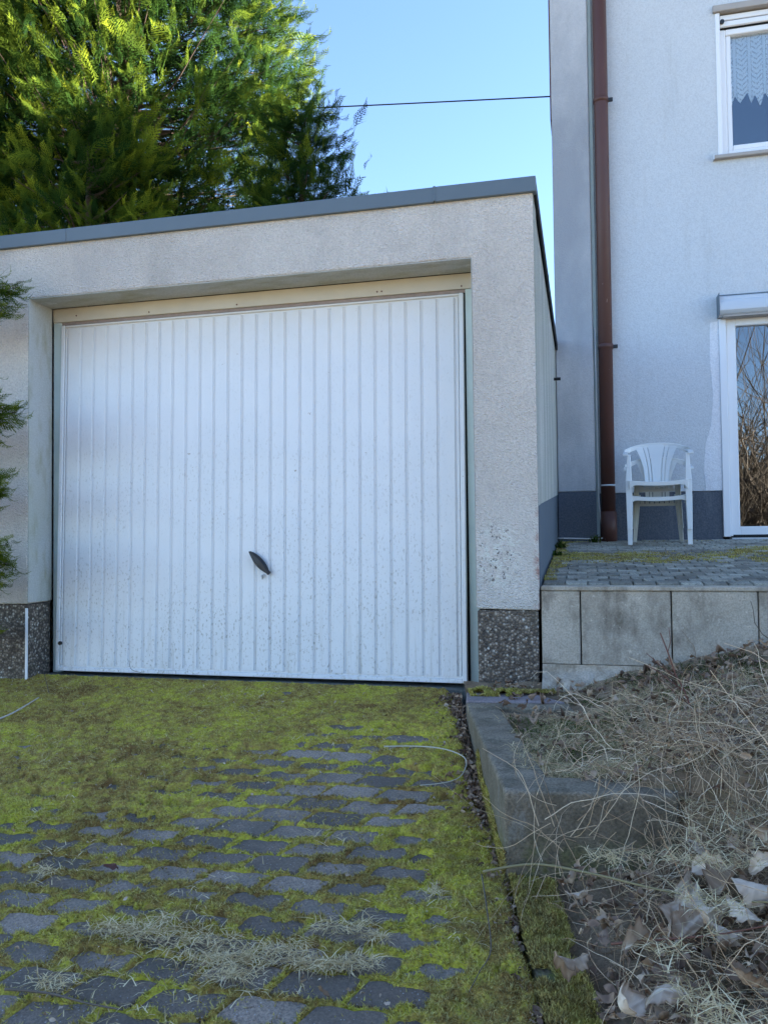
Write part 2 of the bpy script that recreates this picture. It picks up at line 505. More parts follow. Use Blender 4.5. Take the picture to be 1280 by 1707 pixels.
# ================================================================== GROUND
def ground_h(x, y):
    h = np.where(y > Y0, -.0, -SL * (Y0 - y))
    h = np.where(y < -5, -SL * (Y0 + 5) - .03 * (-5 - y), h)
    return h - .12
gx = np.concatenate([[-400, -150, -70], np.linspace(-40, 40, 41), [70, 150, 400]])
gy = np.concatenate([[-400, -150, -70, -40], np.linspace(-30, 30, 61), [40, 70, 150, 400]])
X, Y = np.meshgrid(gx, gy)
Z = ground_h(X, np.maximum(Y, -60)) + np.where((abs(X) > 8) | (Y < -3), (vnoise(X, Y, .3) - .5) * .3, 0)
n = len(gx)
ii = np.arange(n * len(gy)).reshape(len(gy), n)
Q = np.stack([ii[:-1, :-1], ii[:-1, 1:], ii[1:, 1:], ii[1:, :-1]], -1).reshape(-1, 4)
o = link('ground', np_mesh('ground', np.stack([X, Y, Z], -1).reshape(-1, 3), Q, M['ground'], smooth=True))
tag(o, 'mown grassy ground running away round the garage and house', kind='structure')

# ================================================================== DRIVEWAY
drive = link('driveway', MB().prism([(-6, 0), (xe(-3) , 0), (xe(Y0), 0), (-6, 0)][:0] or
        [(-6., -3.), (xe(-3), -3.), (xe(Y0), Y0), (-6., Y0)], 0, 1, 'z').mesh('driveway', M['soil']))
me = drive.data
for v in me.vertices:
    top = v.co.z > .5
    v.co.z = dz(v.co.y) - (.018 if top else .12)
tag(drive, 'sloping paved driveway in front of the garage, joints full of moss', kind='structure')

PW, PH = .200, .1025
def paver_outline(shr=.0045):
    # interlocking zigzag block outline
    a = .007; hw = PW / 2 - shr; hh = PH / 2 - shr
    xs = np.linspace(-hw, hw, 7)
    wav = lambda x: a * (1 - 2 * abs(((x / PW + .5) * 2) % 1 - .5) * 2)
    sk = lambda y: .018 * (y / hh)
    bot = [(x + sk(-hh), -hh + wav(x)) for x in xs]
    top = [(x + sk(hh), hh + wav(x)) for x in xs[::-1]]
    return bot + top
def paver_mesh(name, mat, outline, th=.05, ch=.006, seed=0):
    r = random.Random(seed)
    n = len(outline)
    inner = [(x * (1 - ch / .11), y * (1 - ch / .055)) for x, y in outline]
    v = [(x, y, -th) for x, y in outline] + [(x, y, -ch) for x, y in outline] + [(x, y, r.uniform(-.0008, .0008)) for x, y in inner]
    f = []
    for b in (0, n):
        for i in range(n):
            j = (i + 1) % n
            f.append((b + i, b + j, b + n + j, b + n + i))
    f.append(tuple(2 * n + i for i in range(n)))
    mb = MB(); mb.v = v; mb.f = f
    return mb.mesh(name, mat)
pm = [paver_mesh('paver', M['paver'], paver_outline(), seed=k) for k in range(3)]
ang = math.atan(SL)
slots = []
for j in range(-6, 42):
    y = .62 + j * PH
    if y > Y0 - .1: break
    for i in range(-26, 5):
        x = i * PW + (j % 2) * PW / 2 + .03
        if x + PW / 2 + .02 > xe(y) - .035 or x < -4.3: continue
        # in frame?
        d = Vector((x, y, dz(y))) - Vector((0, 0, EYE))
        c = d.dot(_f)
        if c < .3: u = v_ = 9e9
        else: u = 640 + F_PX * d.dot(_r2) / c; v_ = 853.5 - F_PX * d.dot(_u2) / c
        vis = -90 < u < 1280 and v_ < 1800
        slots.append((0 if vis else 1, c, x, y))
slots.sort()
rest = MB()
for k, (hid, c, x, y) in enumerate(slots):
    jit = (random.uniform(-.004, .004), random.uniform(-.004, .004), random.uniform(-.005, .005))
    if k < 298 and not hid:
        link('paver', pm[k % 3], drive, (x + jit[0], y + jit[1], dz(y) + jit[2]), (ang + random.uniform(-.04, .04), random.uniform(-.03, .03), random.uniform(-.035, .035)))
    elif y > 1.15:
        b = len(rest.v); src = pm[k % 3]
        for vv in src.vertices:
            rest.v.append((x + vv.co.x, y + vv.co.y, dz(y + vv.co.y) + vv.co.z + jit[2]))
        for p in src.polygons: rest.f.append(tuple(b + q for q in p.vertices))
o = rest.obj('paving_remainder', M['paver'], drive)
o['kind'] = 'stuff'

# moss on the drive -------------------------------------------------
def inv_drive(u, v):
    u2 = (u - 640) / F_PX; v2 = (v - 853.5) / F_PX
    d = np.array(_f) + u2 * np.array(_r2) - v2 * np.array(_u2)
    t = (-SL * Y0 - EYE) / (d[2] - SL * d[1])
    return d[0] * t, d[1] * t
# (world x, y, half width of the moss over the joints) measured on the drive
CP = [(*inv_drive(a, b), c) for a, b, c in [
    (50, 1160, .09), (300, 1160, .1), (600, 1170, .1), (740, 1180, .09), (150, 1210, .07), (400, 1220, .062), (560, 1222, .038), (680, 1230, .034), (690, 1190, .08),
    (600, 1262, .022), (480, 1280, .024), (380, 1290, .030), (300, 1290, .05), (100, 1300, .055), (30, 1260, .06), (200, 1270, .065),
    (250, 1340, .05), (110, 1345, .043), (40, 1400, .032), (160, 1390, .036), (240, 1400, .032), (330, 1380, .020), (480, 1340, .017), (600, 1340, .019),
    (700, 1310, .03), (740, 1370, .045), (780, 1420, .06), (450, 1420, .017), (560, 1430, .022), (330, 1450, .022), (640, 1450, .03), (680, 1490, .034),
    (130, 1470, .032), (60, 1500, .025), (230, 1500, .04), (330, 1520, .038), (420, 1540, .030), (560, 1540, .028), (640, 1560, .026), (720, 1540, .045),
    (790, 1560, .052), (130, 1560, .034), (40, 1600, .022), (250, 1600, .024), (370, 1620, .022), (500, 1600, .020), (620, 1640, .022), (700, 1640, .034),
    (780, 1680, .05), (840, 1690, .08), (60, 1690, .022), (200, 1680, .022), (330, 1690, .016), (480, 1690, .018), (600, 1700, .02), (820, 1480, .09), (750, 1250, .08)]]
def moss_w(x, y):
    num = 0; den = 0
    for cx, cy, c in CP:
        q = 1 / (((x - cx) ** 2 + (y - cy) ** 2) + .002) ** 2
        num = num + q * c; den = den + q
    return num / den
def joint_dist(x, y):
    a = .007
    j = (y - .62) / PH
    # wavy rows
    best = np.full(np.shape(x), 9.)
    jr = np.round(j)
    for dj in (-1, 0, 1):
        row = jr + dj
        off = (row % 2) * PW / 2 + .03
        yc = .62 + row * PH
        lx = x - off - .018 * ((y - yc) / (PH / 2))
        i = np.round(lx / PW)
        px = lx - i * PW
        wav = a * (1 - 2 * abs(((px / PW + .5) * 2) % 1 - .5) * 2)
        dy = PH / 2 - abs(y - yc - wav)
        dx = PW / 2 - abs(px)
        ins = dy >= 0
        best = np.where(ins, np.minimum(dx, dy), best)
    return np.where(best > 1, 0, np.maximum(best, 0))
def moss_height(x, y):
    w = moss_w(x, y)
    w = np.where(y < 1.4, .03, w)
    w = np.where(w < .045, w * .86, w) - .007 * sstep(.55, .68, fbm(x, y, 2.2, 2, 66)) * (w < .08)
    nn = fbm(x, y, 28, 3, 3) - .5
    n2 = fbm(x, y, 7, 3, 5) - .5
    d = joint_dist(x, y)
    ww = (w - .004) * (1 + 1.5 * nn + 1.4 * n2) + .016 * (fbm(x, y, 75, 2, 88) - .5)
    cov = sstep(-.006, .012, ww - d)
    hgt = .003 + .016 * sstep(.012, .06, w) + .016 * (fbm(x, y, 22, 3, 9) - .4) + .012 * (fbm(x, y, 6, 2, 19) - .45)
    lump = (fbm(x, y, 70, 2, 12) - .5) * .012
    # fade to nothing at the right-hand gutter
    gut = -.012 + .038 * sstep(2.5, 3.1, y) + .05 * (fbm(x, y, 9, 3, 90) - .5)
    edge = sstep(gut, gut + .035, (xe(y) - x))
    return cov * edge, np.maximum(hgt, .002) * (1 - .6 * sstep(3.6, 4.1, y)) + lump
def patch(xs, ys):
    X, Y = np.meshgrid(xs, ys)
    c, h = moss_height(X, Y)
    z = dz(Y) - .012 + c * (h + .012) - (c < .03) * .02
    n = len(xs)
    ii = np.arange(X.size).reshape(X.shape)
    Q = np.stack([ii[:-1, :-1], ii[:-1, 1:], ii[1:, 1:], ii[1:, :-1]], -1).reshape(-1, 4)
    cf = c.ravel()[Q].max(1)
    Q = Q[cf > .03]
    qx = X.ravel()[Q[:, 0]]; qy = Y.ravel()[Q[:, 0]]
    Q = Q[(qx > -1.02 * qy - .5)]
    return np.stack([X, Y, z], -1).reshape(-1, 3), Q, X, Y, c, z
V, Q, X_, Y_, C_, Z_ = patch(np.arange(-3.75, .1, .0075), np.arange(1.2, 4.16, .0075))
used = np.unique(Q); remap = -np.ones(len(V), int); remap[used] = np.arange(len(used))
moss_parent = link('moss', np_mesh('moss', V[used], remap[Q], M['moss'], smooth=True))
tag(moss_parent, 'yellow green and brown moss cushions spreading over the driveway pavers', 'moss', kind='stuff')

def tufts(name, P, hgt, wid, lean, mat, parent=None, nrm=(0, 0, 1), seed=1):
    """single-triangle blades at points P"""
    r = np.random.default_rng(seed); n = len(P)
    th = r.random(n) * 2 * np.pi
    h = hgt * (.5 + r.random(n)); w_ = wid * (.6 + .8 * r.random(n))
    t = np.stack([np.cos(th), np.sin(th), 0 * th], 1)
    ln = r.normal(0, lean, (n, 2))
    up = np.stack([ln[:, 0], ln[:, 1], np.ones(n)], 1); up /= np.linalg.norm(up, axis=1)[:, None]
    a = P - t * w_[:, None] / 2; b = P + t * w_[:, None] / 2; c = P + up * h[:, None]
    V = np.stack([a, b, c], 1).reshape(-1, 3)
    var = np.repeat(r.random(n), 3).reshape(n, 3); var[:, :2] *= .6
    return np_mesh(name, V, np.arange(3 * n).reshape(n, 3), mat, var.ravel())
def scatter_moss(n, x0, x1, y0, y1, seed, keep=None):
    r = np.random.default_rng(seed)
    x = r.uniform(x0, x1, n); y = r.uniform(y0, y1, n)
    if keep is not None:
        kk = keep(x, y); x = x[kk]; y = y[kk]
    c, h = moss_height(x, y)
    kk = c > r.uniform(.12, .6, len(x)); x = x[kk]; y = y[kk]; c = c[kk]; h = h[kk]
    z = dz(y) - .012 + c * (h + .012) - .002
    return np.stack([x, y, z], 1)
def inview(x, y):  # only where the lens looks: narrow cone plus margin
    return (x > -1.02 * y - .25) & (x < .05)
def debris(n, seed):
    r = np.random.default_rng(seed); x = r.uniform(-2.8, 0, n); y = r.uniform(1.55, 4.1, n)
    ok = (x < xe(y)) & inview(x, y) & (fbm(x, y, 6, 3, 93) * fbm(x, y, 45, 2, 94) > .23) & (r.random(n) < .75)
    return np.stack([x[ok], y[ok], dz(y[ok]) + .001], 1)
P = np.concatenate([debris(60000, 31), scatter_moss(330000, -2.6, .0, 1.55, 2.7, 21, inview), scatter_moss(230000, -3.7, .0, 2.7, 4.15, 22, inview)])
o = link('moss_fronds', tufts('moss_fronds', P, .0105, .0052, 1.5, M['mossf'], seed=5), moss_parent)
o['kind'] = 'stuff'

# concrete strip under the door
t = tag(link('door_sill', MB().box(XL, XR, 4.155, 4.40, -.16, -.022).mesh('door_sill', M['sillcon'])), 'grey concrete strip under the bottom of the white garage door', 'sill')

# ================================================================== GARAGE
G = empty('garage', (-1.8, 4.3, 0))
tag(G, 'flat roofed grey roughcast garage with a white ribbed up-and-over door', 'garage')
def gp(o):
    o.parent = G; o.matrix_parent_inverse = Matrix.Translation((-1.8, 4.3, 0)).inverted(); return o
ZT = 2.46  # underside of the trim
# front wall, an inverted U, with small steps so reveal faces get own part
mb = MB().prism([(XO, ZP), (XL, ZP + .004), (XL, ZS), (XR, ZS), (XR, ZP + .002), (XC, ZP - .004), (XC, ZT), (XO, ZT)], D1, DL - .02, 'y')
fw = gp(mb.obj('front_wall', M['rough'], bevel=.008, seg=2))
# thin render skins lining the opening, 2 mm proud
gp(MB().box(XL, XL + .003, D1 + .004, DL - .021, ZP + .012, ZS - .001).obj('reveal', M['reveal']))
gp(MB().box(XR - .003, XR, D1 + .004, DL - .021, ZP + .012, ZS - .001).obj('reveal', M['reveal']))
gp(MB().box(XL + .003, XR - .003, D1 + .004, DL - .021, ZS - .004, ZS).obj('soffit', M['reveal']))
# plinths (exposed aggregate)
gp(MB().box(XO + .004, XL - .004, D1 + .006, DL - .02, -.25, ZP).obj('plinth', M['pebble'], bevel=.006))
gp(MB().box(XR + .004, XC - .006, D1 + .006, DL - .02, -.25, ZP - .005).obj('plinth', M['pebble'], bevel=.006))
# white corner bead on the left plinth
gp(MB().box(XL - .011, XL + .001, D1 - .003, D1 + .006, -.03, ZP - .02).obj('corner_bead', M['upvc']))
# side walls
YB = YH + .3
YW = DL - .02
zt2 = lambda y: ZT - .01 - .036 * (y - D1)
zp2 = lambda y: tz(y) + .39
gp(MB().prism([(YW, zp2(YW)), (YB, zp2(YB)), (YB, zt2(YB)), (YW, zt2(YW))], XC - .24, XC - .002, 'x').obj('side_wall', M['rough_side']))
gp(MB().prism([(YW, -.2), (YB, -.2), (YB, zp2(YB)), (YW, zp2(YW))], XC - .23, XC - .006, 'x').obj('side_plinth', M['plinth_side']))
gp(MB().prism([(D1 + .035, tz(D1) - .02), (YW - .001, tz(YW) - .02), (YW - .001, zp2(YW)), (D1 + .035, zp2(D1 + .035))], XC, XC + .0035, 'x').obj('side_plinth', M['plinth_side']))
gp(MB().prism([(D1 + .02, zp2(D1)), (YW - .001, zp2(YW) + .001), (YW - .001, zt2(YW)), (D1 + .02, zt2(D1) - .002)], XC, XC + .003, 'x').obj('side_render', M['rough_side']))
gp(MB().box(XO, XO + .24, YW, YB, -.3, 2.33).obj('side_wall', M['rough']))
gp(MB().box(XO + .24, XC - .24, YB - .24, YB, -.3, 2.33).obj('rear_wall', M['rough']))
# roof and trims
gp(MB().prism([(D1 + .03, ZT + .004), (YB + .02, 2.345), (YB + .02, 2.39), (D1 + .03, ZT + .045)], XO - .01, XC + .008, 'x').obj('roof', M['darktrim']))
fz = lambda x: 2.452 + (-.006) * (x + 3.46) / 3.2
for a, b, dy in ((XO - .02, -2.832, 0), (-2.832, -.718, .0015), (-.714, XC + .018, 0)):
    pts = [(a, fz(a)), (b, fz(b)), (b, fz(b) + .077), (a, fz(a) + .078)]
    gp(MB().prism(pts, D1 - .022 + dy, D1 + .028, 'y').obj('roof_trim', M['zinc'], bevel=.003))
gp(MB().box(-.722, -.710, D1 - .0245, D1 - .0225, 2.452, 2.526).obj('trim_joint', M['zinc']))
gp(MB().prism([(D1 + .03, ZT - .02), (YB, 2.31), (YB, 2.375), (D1 + .03, ZT + .052)], XC + .0085, XC + .018, 'x').obj('side_trim', M['darktrim']))  # near-black colour paints in the shade on its side and underside
for fy in (5.4,):
    gp(MB().prism([(fy, 2.35), (fy + .01, 2.35), (fy + .01, 2.46), (fy, 2.46)], XC + .0185, XC + .02, 'x').obj('trim_joint', M['zinc']))
# bolt at the far end of the side wall
gp(MB().tube([(XC - .002, 6.6, 2.0), (XC + .05, 6.6, 2.0)], .012, 8).obj('bolt', M['darktrim']))
# header board & frame
HB = 2.068
gp(MB().box(XL + .0035, XR - .0035, DL - .012, DL + .02, HB, ZS - .0045).obj('header_board', M['cream'], bevel=.002))
for sx, szz in ((-2.93, 2.10), (-2.45, 2.085), (-1.9, 2.085), (-1.08, 2.09), (-1.055, 2.09), (-.62, 2.082)):
    gp(MB().tube([(sx, DL - .016, szz), (sx, DL - .011, szz)], .0042, 8).obj('screw', M['rustline']))
gp(MB().box(XL + .004, -3.036, DL - .008, DL + .03, -.02, HB - .001).obj('door_frame', M['frame_green'], bevel=.003))
gp(MB().box(-.602, XR - .004, DL - .008, DL + .03, -.02, HB - .001).obj('door_frame', M['frame_green'], bevel=.003))
gp(MB().box(-3.035, -.603, DL + .0, DL + .008, 2.050, HB - .001).obj('frame_head', M['headline']))
gp(MB().box(-3.035, -3.026, DL + .012, DL + .03, .0, 2.05).obj('frame_edge', M['rustline']))
gp(MB().box(XL, XR, DL + .06, DL + .07, -.1, ZS).obj('interior_dark_sheet', M['dark']))  # dark sheet behind the leaf, paints in the garage's unlit interior
gp(MB().box(XO + .25, XC - .25, DL + .07, YB - .25, -.12, -.04).obj('garage_floor', M['sillcon']))

# door leaf: panels hang on a leaf that leans out a little at its foot
LW, LH = 2.418, 2.046
leaf = MB()
leaf.box(0, LW, 0, .02, .0, LH)                       # back sheet
leaf_o = leaf.obj('door_leaf', M['door'])
leaf_o.parent = G
leaf_o.matrix_parent_inverse = Matrix.Translation((-1.8, 4.3, 0)).inverted()
leaf_o.location = (-3.029, DL - .055, .0)
leaf_o.rotation_euler = (-math.atan(.053 / LH), 0, 0)
def dp(mb, name, mat=M['door'], bevel=0, seg=1):
    return mb.obj(name, mat, leaf_o, bevel=bevel, seg=seg)
# stiles and rails
dp(MB().box(.0, .024, -.016, -.0005, 0, LH), 'stile', bevel=.003)
dp(MB().box(.027, .037, -.010, -.0005, .034, LH - .02), 'stile', bevel=.003)
dp(MB().box(LW - .024, LW, -.016, -.0005, 0, LH), 'stile', bevel=.003)
dp(MB().box(LW - .038, LW - .028, -.010, -.0005, .034, LH - .02), 'stile', bevel=.003)
dp(MB().box(.0245, LW - .0245, -.015, -.0005, 0, .022), 'bottom_rail', bevel=.003)
dp(MB().box(.0245, LW - .0245, -.012, -.0005, LH - .012, LH), 'top_rail', bevel=.003)
px_edges = [119, 145.3, 165.4, 187.4, 208.9, 229.9, 251, 272.9, 295.3, 317.2, 341, 364.3, 387.6, 410.9, 434.2, 458.4, 481, 503.4, 528.5, 552.8, 577.4, 603, 627.2, 652.9, 678, 703.6, 729.2, 761]
x0, x1 = .040, LW - .041
inner = x1 - x0
wfirst = .096
step = (inner - 2 * wfirst - .0) / 25
edges = [x0, x0 + wfirst] + [x0 + wfirst + step * i for i in range(1, 25)] + [x1 - wfirst, x1]
for i in range(len(edges) - 1):
    a, b = edges[i] + .0015, edges[i + 1] - .0015
    # trapezoid section: flat face, sloped left shoulder, steep right shoulder with small return bead
    sec = [(a - .0012, -.0006), (a + .0045, -.0095), (b - .011, -.0095), (b - .0065, -.0030), (b + .001, -.0006)]
    mb = MB(); n = len(sec)
    z0_, z1_ = .034, LH - .022
    for zz in (z0_, z1_):
        for (xx, yy) in sec: mb.v.append((xx, yy, zz))
    mb.f.append(tuple(range(n))); mb.f.append(tuple(n + k for k in reversed(range(n))))
    for k in range(n):
        j = (k + 1) % n; mb.f.append((k, j, n + j, n + k))
    dp(mb, 'panel')
# small leaf-edge bolt
dp(MB().tube([(.03, -.022, .16), (.03, -.009, .16)], .011, 8), 'bolt', M['black'])
# handle: a tilted black lens-shaped grip on a round boss
hx, hz = 1.283, .625
def local_handle():
    mb = MB()
    a = Vector((-.060, 0, .062)); b = Vector((.056, 0, -.062))
    N = 10
    d = (b - a); L = d.length; d.normalize(); nrm = Vector((d.z, 0, -d.x))
    for i in range(N + 1):
        t = i / N
        wdt = .004 + .023 * math.sin(math.pi * t) ** .8
        if i == N: wdt = .012
        c = a + (b - a) * t
        for (s_, y) in ((-1, -.030), (-.55, -.050), (.55, -.050), (1, -.030)):
            p = c + nrm * wdt * s_
            mb.v.append((hx + p.x, y + .004 * abs(2 * t - 1), hz + p.z))
    for i in range(N):
        for k in range(3):
            mb.f.append((i * 4 + k, i * 4 + k + 1, i * 4 + 5 + k, i * 4 + 4 + k))
        mb.f.append((i * 4 + 3, i * 4, i * 4 + 4, i * 4 + 7))
    mb.f.append((0, 1, 2, 3)); mb.f.append((N * 4, N * 4 + 3, N * 4 + 2, N * 4 + 1))
    return mb
dp(local_handle(), 'handle', M['black'], bevel=.002)
dp(MB().tube([(hx, -.012, hz), (hx, -.036, hz)], .014, 12), 'handle_boss', M['black'])
dp(MB().tube([(hx + .012, -.012, hz - .072), (hx + .012, -.022, hz - .072)], .010, 12), 'keyhole', M['shutter'], bevel=.002)
dp(MB().box(hx + .010, hx + .014, -.0235, -.0222, hz - .092, hz - .068), 'key_slot', M['black'])

# roof weeds --------------------------------------------------------
def weed(x, y, z, h, k, label, mat):
    mb = MB(); r = random.Random(k)
    pts = [Vector((x, y, z))]
    for i in range(5): pts.append(pts[-1] + Vector((r.uniform(-.012, .012), 0, h / 5)))
    mb.tube(pts, .0042, 4)
    for i in (3, 4, 5):
        for s_ in (-1, 1):
            e = pts[i] + Vector((s_ * r.uniform(.02, .05), 0, r.uniform(.02, .05)))
            mb.tube([pts[i], e], .0032, 3)
    tag(mb.obj('roof_weed', mat), label, 'weed', 'dry weeds on the garage roof')
for a in ((-.50, 4.3, 2.48, .10, 1, 'short forked dry weed standing on the roof edge nearest the house'),
          (-.93, 4.3, 2.48, .05, 2, 'lowest dry weed just left of the trim joint on the garage roof'),
          (-1.28, 4.5, 2.46, .20, 3, 'tall thin dry weed stem on the garage roof, second from the conifer'),
          (-1.42, 4.4, 2.46, .13, 4, 'bushy dry weed on the garage roof beside the low conifer sprays')):
    weed(*a, M['twig'])

# ================================================================== HOUSE
H = empty('house', (3, 8, .5))
tag(H, 'white stuccoed house with dark grey plinth beyond the garage', 'house')
def hp_(o):
    o.parent = H; o.matrix_parent_inverse = Matrix.Translation((3, 8, .5)).inverted(); return o
HXL, HXM, HXR = -.228, .078, 14.5
EAVE = 7.0
# old wall section (left), plinth
hp_(MB().box(HXL, HXM, YH, YH + .35, 1.125, EAVE).obj('side_strip', M['house_old'], bevel=.006))
hp_(MB().box(HXL, HXM + .003, YH + .004, YH + .35, .3, 1.123).obj('plinth', M['plinth_house']))
# thin cover profile at the strip's right edge
hp_(MB().box(HXM + .004, HXM + .03, YH + .055, YHR, .75, EAVE).obj('edge_profile', M['frame_green']))
# right wall with openings
PX0, PX1, PZ0, PZ1 = 1.075, 3.0, .5, 2.53       # patio door incl. frame
WX0, WX1, WZ0, WZ1 = 1.105, 2.35, 3.86, 5.12    # upper window
zt_ = 1.113
wl = MB()
def wallbox(x0_, x1_, z0_, z1_): wl.box(x0_, x1_, YHR, YHR + .35, z0_, z1_)
wallbox(HXM, PX0, zt_, EAVE)
wallbox(PX0, PX1, PZ1, WZ0); wallbox(PX1, HXR, PZ0, WZ0)
wallbox(PX0, WX0, WZ0, EAVE)
wallbox(WX0, WX1, WZ1, EAVE); wallbox(WX1, HXR, WZ0, EAVE)
hp_(wl.obj('front_wall', M['house']))
hp_(MB().box(HXM, PX0 - .003, YHR + .008, YHR + .34, .3, zt_ - .002).obj('plinth', M['plinth_house']))
# pale repaired render band beside the patio door
k = [(PX0 - .003, zt_ + .001), (PX0 - .003, 2.50), (1.01, 2.49), (1.0, 2.2), (1.02, 1.9), (1.0, 1.65), (.955, 1.5), (.935, 1.3), (.95, zt_ + .001)]
hp_(MB().prism(k, YHR - .002, YHR, 'y').obj('render_repair', M['repair']))
# side and rear walls, gable
hp_(MB().box(HXL, HXL + .35, YH + .35, 16.5, .2, EAVE).obj('side_wall', M['house_old']))
hp_(MB().box(HXR - .35, HXR, YHR + .35, 16.5, .2, EAVE).obj('side_wall', M['house']))
hp_(MB().box(HXL + .35, HXR - .35, 16.15, 16.5, .2, EAVE).obj('rear_wall', M['house']))
hp_(MB().box(HXL + .36, HXR - .36, YHR + .36, 16.1, 2.9, 3.15).obj('upper_floor', M['dark']))
hp_(MB().box(HXL + .36, HXR - .36, YHR + 4.0, YHR + 4.1, .5, EAVE).obj('inner_wall', M['dark']))
hp_(MB().prism([(YHR - .6, EAVE), (YHR - .6, EAVE + .15), (10.9, EAVE + 1.5), (17.0, EAVE + .15), (17.0, EAVE)], HXL - .01, HXR + .25, 'x').obj('roof', M['pipe']))

# patio door --------------------------------------------------------
pd = hp_(MB().box(PX0, PX0 + .055, YHR - .012, YHR + .06, .735, 2.515).obj('guide_rail', M['upvc'], bevel=.004))
pd = hp_(MB().box(PX0 + .057, PX0 + .13, YHR + .012, YHR + .08, .74, 2.515).obj('patio_door_frame', M['upvc'], bevel=.005))
def sub(o, par):
    o.parent = par
    return o
sub(MB().box(PX0 + .13, PX1, YHR + .012, YHR + .08, .74, .818).obj('bottom_rail', M['upvc'], bevel=.005), pd)
sub(MB().box(PX0 + .13, PX1, YHR + .012, YHR + .08, 2.455, 2.515).obj('top_rail', M['upvc'], bevel=.005), pd)
sub(MB().box(2.2, 2.32, YHR + .01, YHR + .08, .819, 2.454).obj('mullion', M['upvc'], bevel=.005), pd)
sub(MB().box(PX0 + .13, 2.2, YHR + .045, YHR + .05, .818, 2.455).obj('pane', M['glass']), pd)
sub(MB().box(2.32, PX1, YHR + .045, YHR + .05, .818, 2.455).obj('pane', M['glass']), pd)
sub(MB().box(PX0 + .06, PX1, YHR - .02, YHR + .1, .715, .728).obj('threshold', M['shutter']), pd)
sub(MB().box(PX0 + .075, PX1, YHR + .005, YHR + .0115, .735, .752).obj('drain_gap', M['darktrim']), pd)
# rounded shutter box
sec = [(YHR + .0, 2.52), (YHR + .0, 2.690), (YHR - .05, 2.690), (YHR - .085, 2.675)]
for i in range(7):
    a = math.pi / 2 * i / 6
    sec.append((YHR - .095 - .035 * math.sin(a) * 0 - .035 * math.cos(math.pi / 2 - a) + .0, 2.645 - .0 - .09 * (1 - math.cos(a))))
sec += [(YHR - .11, 2.532), (YHR - .09, 2.52)]
sb = hp_(MB().prism(sec, PX0 - .008, PX1 + .1, 'x').obj('shutter_box', M['shutter'], bevel=.003))
sub(MB().box(PX0 - .012, PX0 - .0085, YHR - .134, YHR + .0, 2.517, 2.696).obj('end_cap', M['zinc']), sb)
sub(MB().box(PX0 - .008, PX1 + .1, YHR - .055, YHR + .0, 2.6905, 2.698).obj('top_seal', M['zinc']), sb)
sub(MB().box(PX0 + .02, PX1, YHR - .1, YHR + .0, 2.508, 2.5195).obj('bottom_lip', M['sill']), sb)

# upper window ------------------------------------------------------
wf = hp_(MB().box(WX0, WX0 + .035, YHR - .008, YHR + .1, WZ0 + .002, WZ1 - .06).obj('guide_rail', M['upvc'], bevel=.004))
FZ1 = 4.945
fr = MB()
fr.box(WX0 + .037, WX0 + .085, YHR + .05, YHR + .12, WZ0 + .004, FZ1)
wfr = hp_(fr.obj('window_frame', M['upvc'], bevel=.006))
sub(MB().box(WX0 + .085, WX1, YHR + .05, YHR + .12, WZ0 + .004, WZ0 + .065).obj('frame_bottom', M['upvc'], bevel=.006), wfr)
sub(MB().box(WX0 + .085, WX1, YHR + .05, YHR + .12, FZ1 - .05, FZ1).obj('frame_top', M['upvc'], bevel=.006), wfr)
sub(MB().box(WX0 + .087, WX0 + .125, YHR + .06, YHR + .11, WZ0 + .066, FZ1 - .051).obj('sash', M['upvc'], bevel=.006), wfr)
sub(MB().box(WX0 + .126, WX1, YHR + .06, YHR + .11, WZ0 + .066, WZ0 + .11).obj('sash', M['upvc'], bevel=.006), wfr)
sub(MB().box(WX0 + .126, WX1, YHR + .085, YHR + .09, WZ0 + .11, FZ1 - .051).obj('pane', M['glass']), wfr)
rs = hp_(MB().box(WX0 + .037, WX1, YHR + .02, YHR + .045, 4.955, 4.998).obj('shutter_slat', M['upvc'], bevel=.004))
hp_(MB().box(WX0 + .037, WX1, YHR + .02, YHR + .045, 5.006, 5.05).obj('shutter_slat', M['upvc'], bevel=.004))
hp_(MB().box(WX0 + .037, WX1, YHR + .046, YHR + .06, 4.95, 5.06).obj('shutter_backing', M['darktrim']))
hp_(MB().tube([(WX0 + .055, YHR + .0, 4.99), (WX0 + .055, YHR + .019, 4.99)], .018, 10).obj('stopper', M['black']))
hp_(MB().box(WX0 - .02, WX1, YHR - .03, YHR + .1, 5.062, 5.115).obj('lintel_profile', M['sill'], bevel=.003))
sl_ = hp_(MB().box(WX0 - .035, WX1 + .03, YHR - .045, YHR + .12, WZ0 - .03, WZ0).obj('window_sill', M['sill'], bevel=.004))
sub(MB().box(WX0 - .045, WX0 - .0355, YHR - .05, YHR + .0, WZ0 - .036, WZ0 + .015).obj('end_cap', M['shutter']), sl_)

# lace curtain: wavy sheet with pointed hem
V = []; Fq = []
nx, nz = 150, 24
cx0, cx1 = WX0 + .12, WX1 - .02
ctop = FZ1 - .03
def hem(x):
    u = (x - cx0) / .23
    f = u % 1
    deep = abs(f - .5) * 2
    # scallops with points alternating long and short
    p = .50 + .13 * max(0, 1 - abs(f - 0.0) * 6) + .13 * max(0, 1 - abs(f - 1.0) * 6) + .09 * max(0, 1 - abs(f - .72) * 7) + .07 * max(0, 1 - abs(f - .35) * 4.5)
    return ctop - p
for i in range(nx + 1):
    x = cx0 + (cx1 - cx0) * i / nx
    for j in range(nz + 1):
        t_ = j / nz
        z = ctop + (hem(x) - ctop) * t_
        y = YHR + .115 + .012 * math.sin(x * 54.6) * (.4 + .6 * t_)
        V.append((x, y, z))
for i in range(nx):
    for j in range(nz):
        a = i * (nz + 1) + j
        Fq.append((a, a + nz + 1, a + nz + 2, a + 1))
cm = np_mesh('lace_curtain', V, Fq, M['lace'], smooth=True)
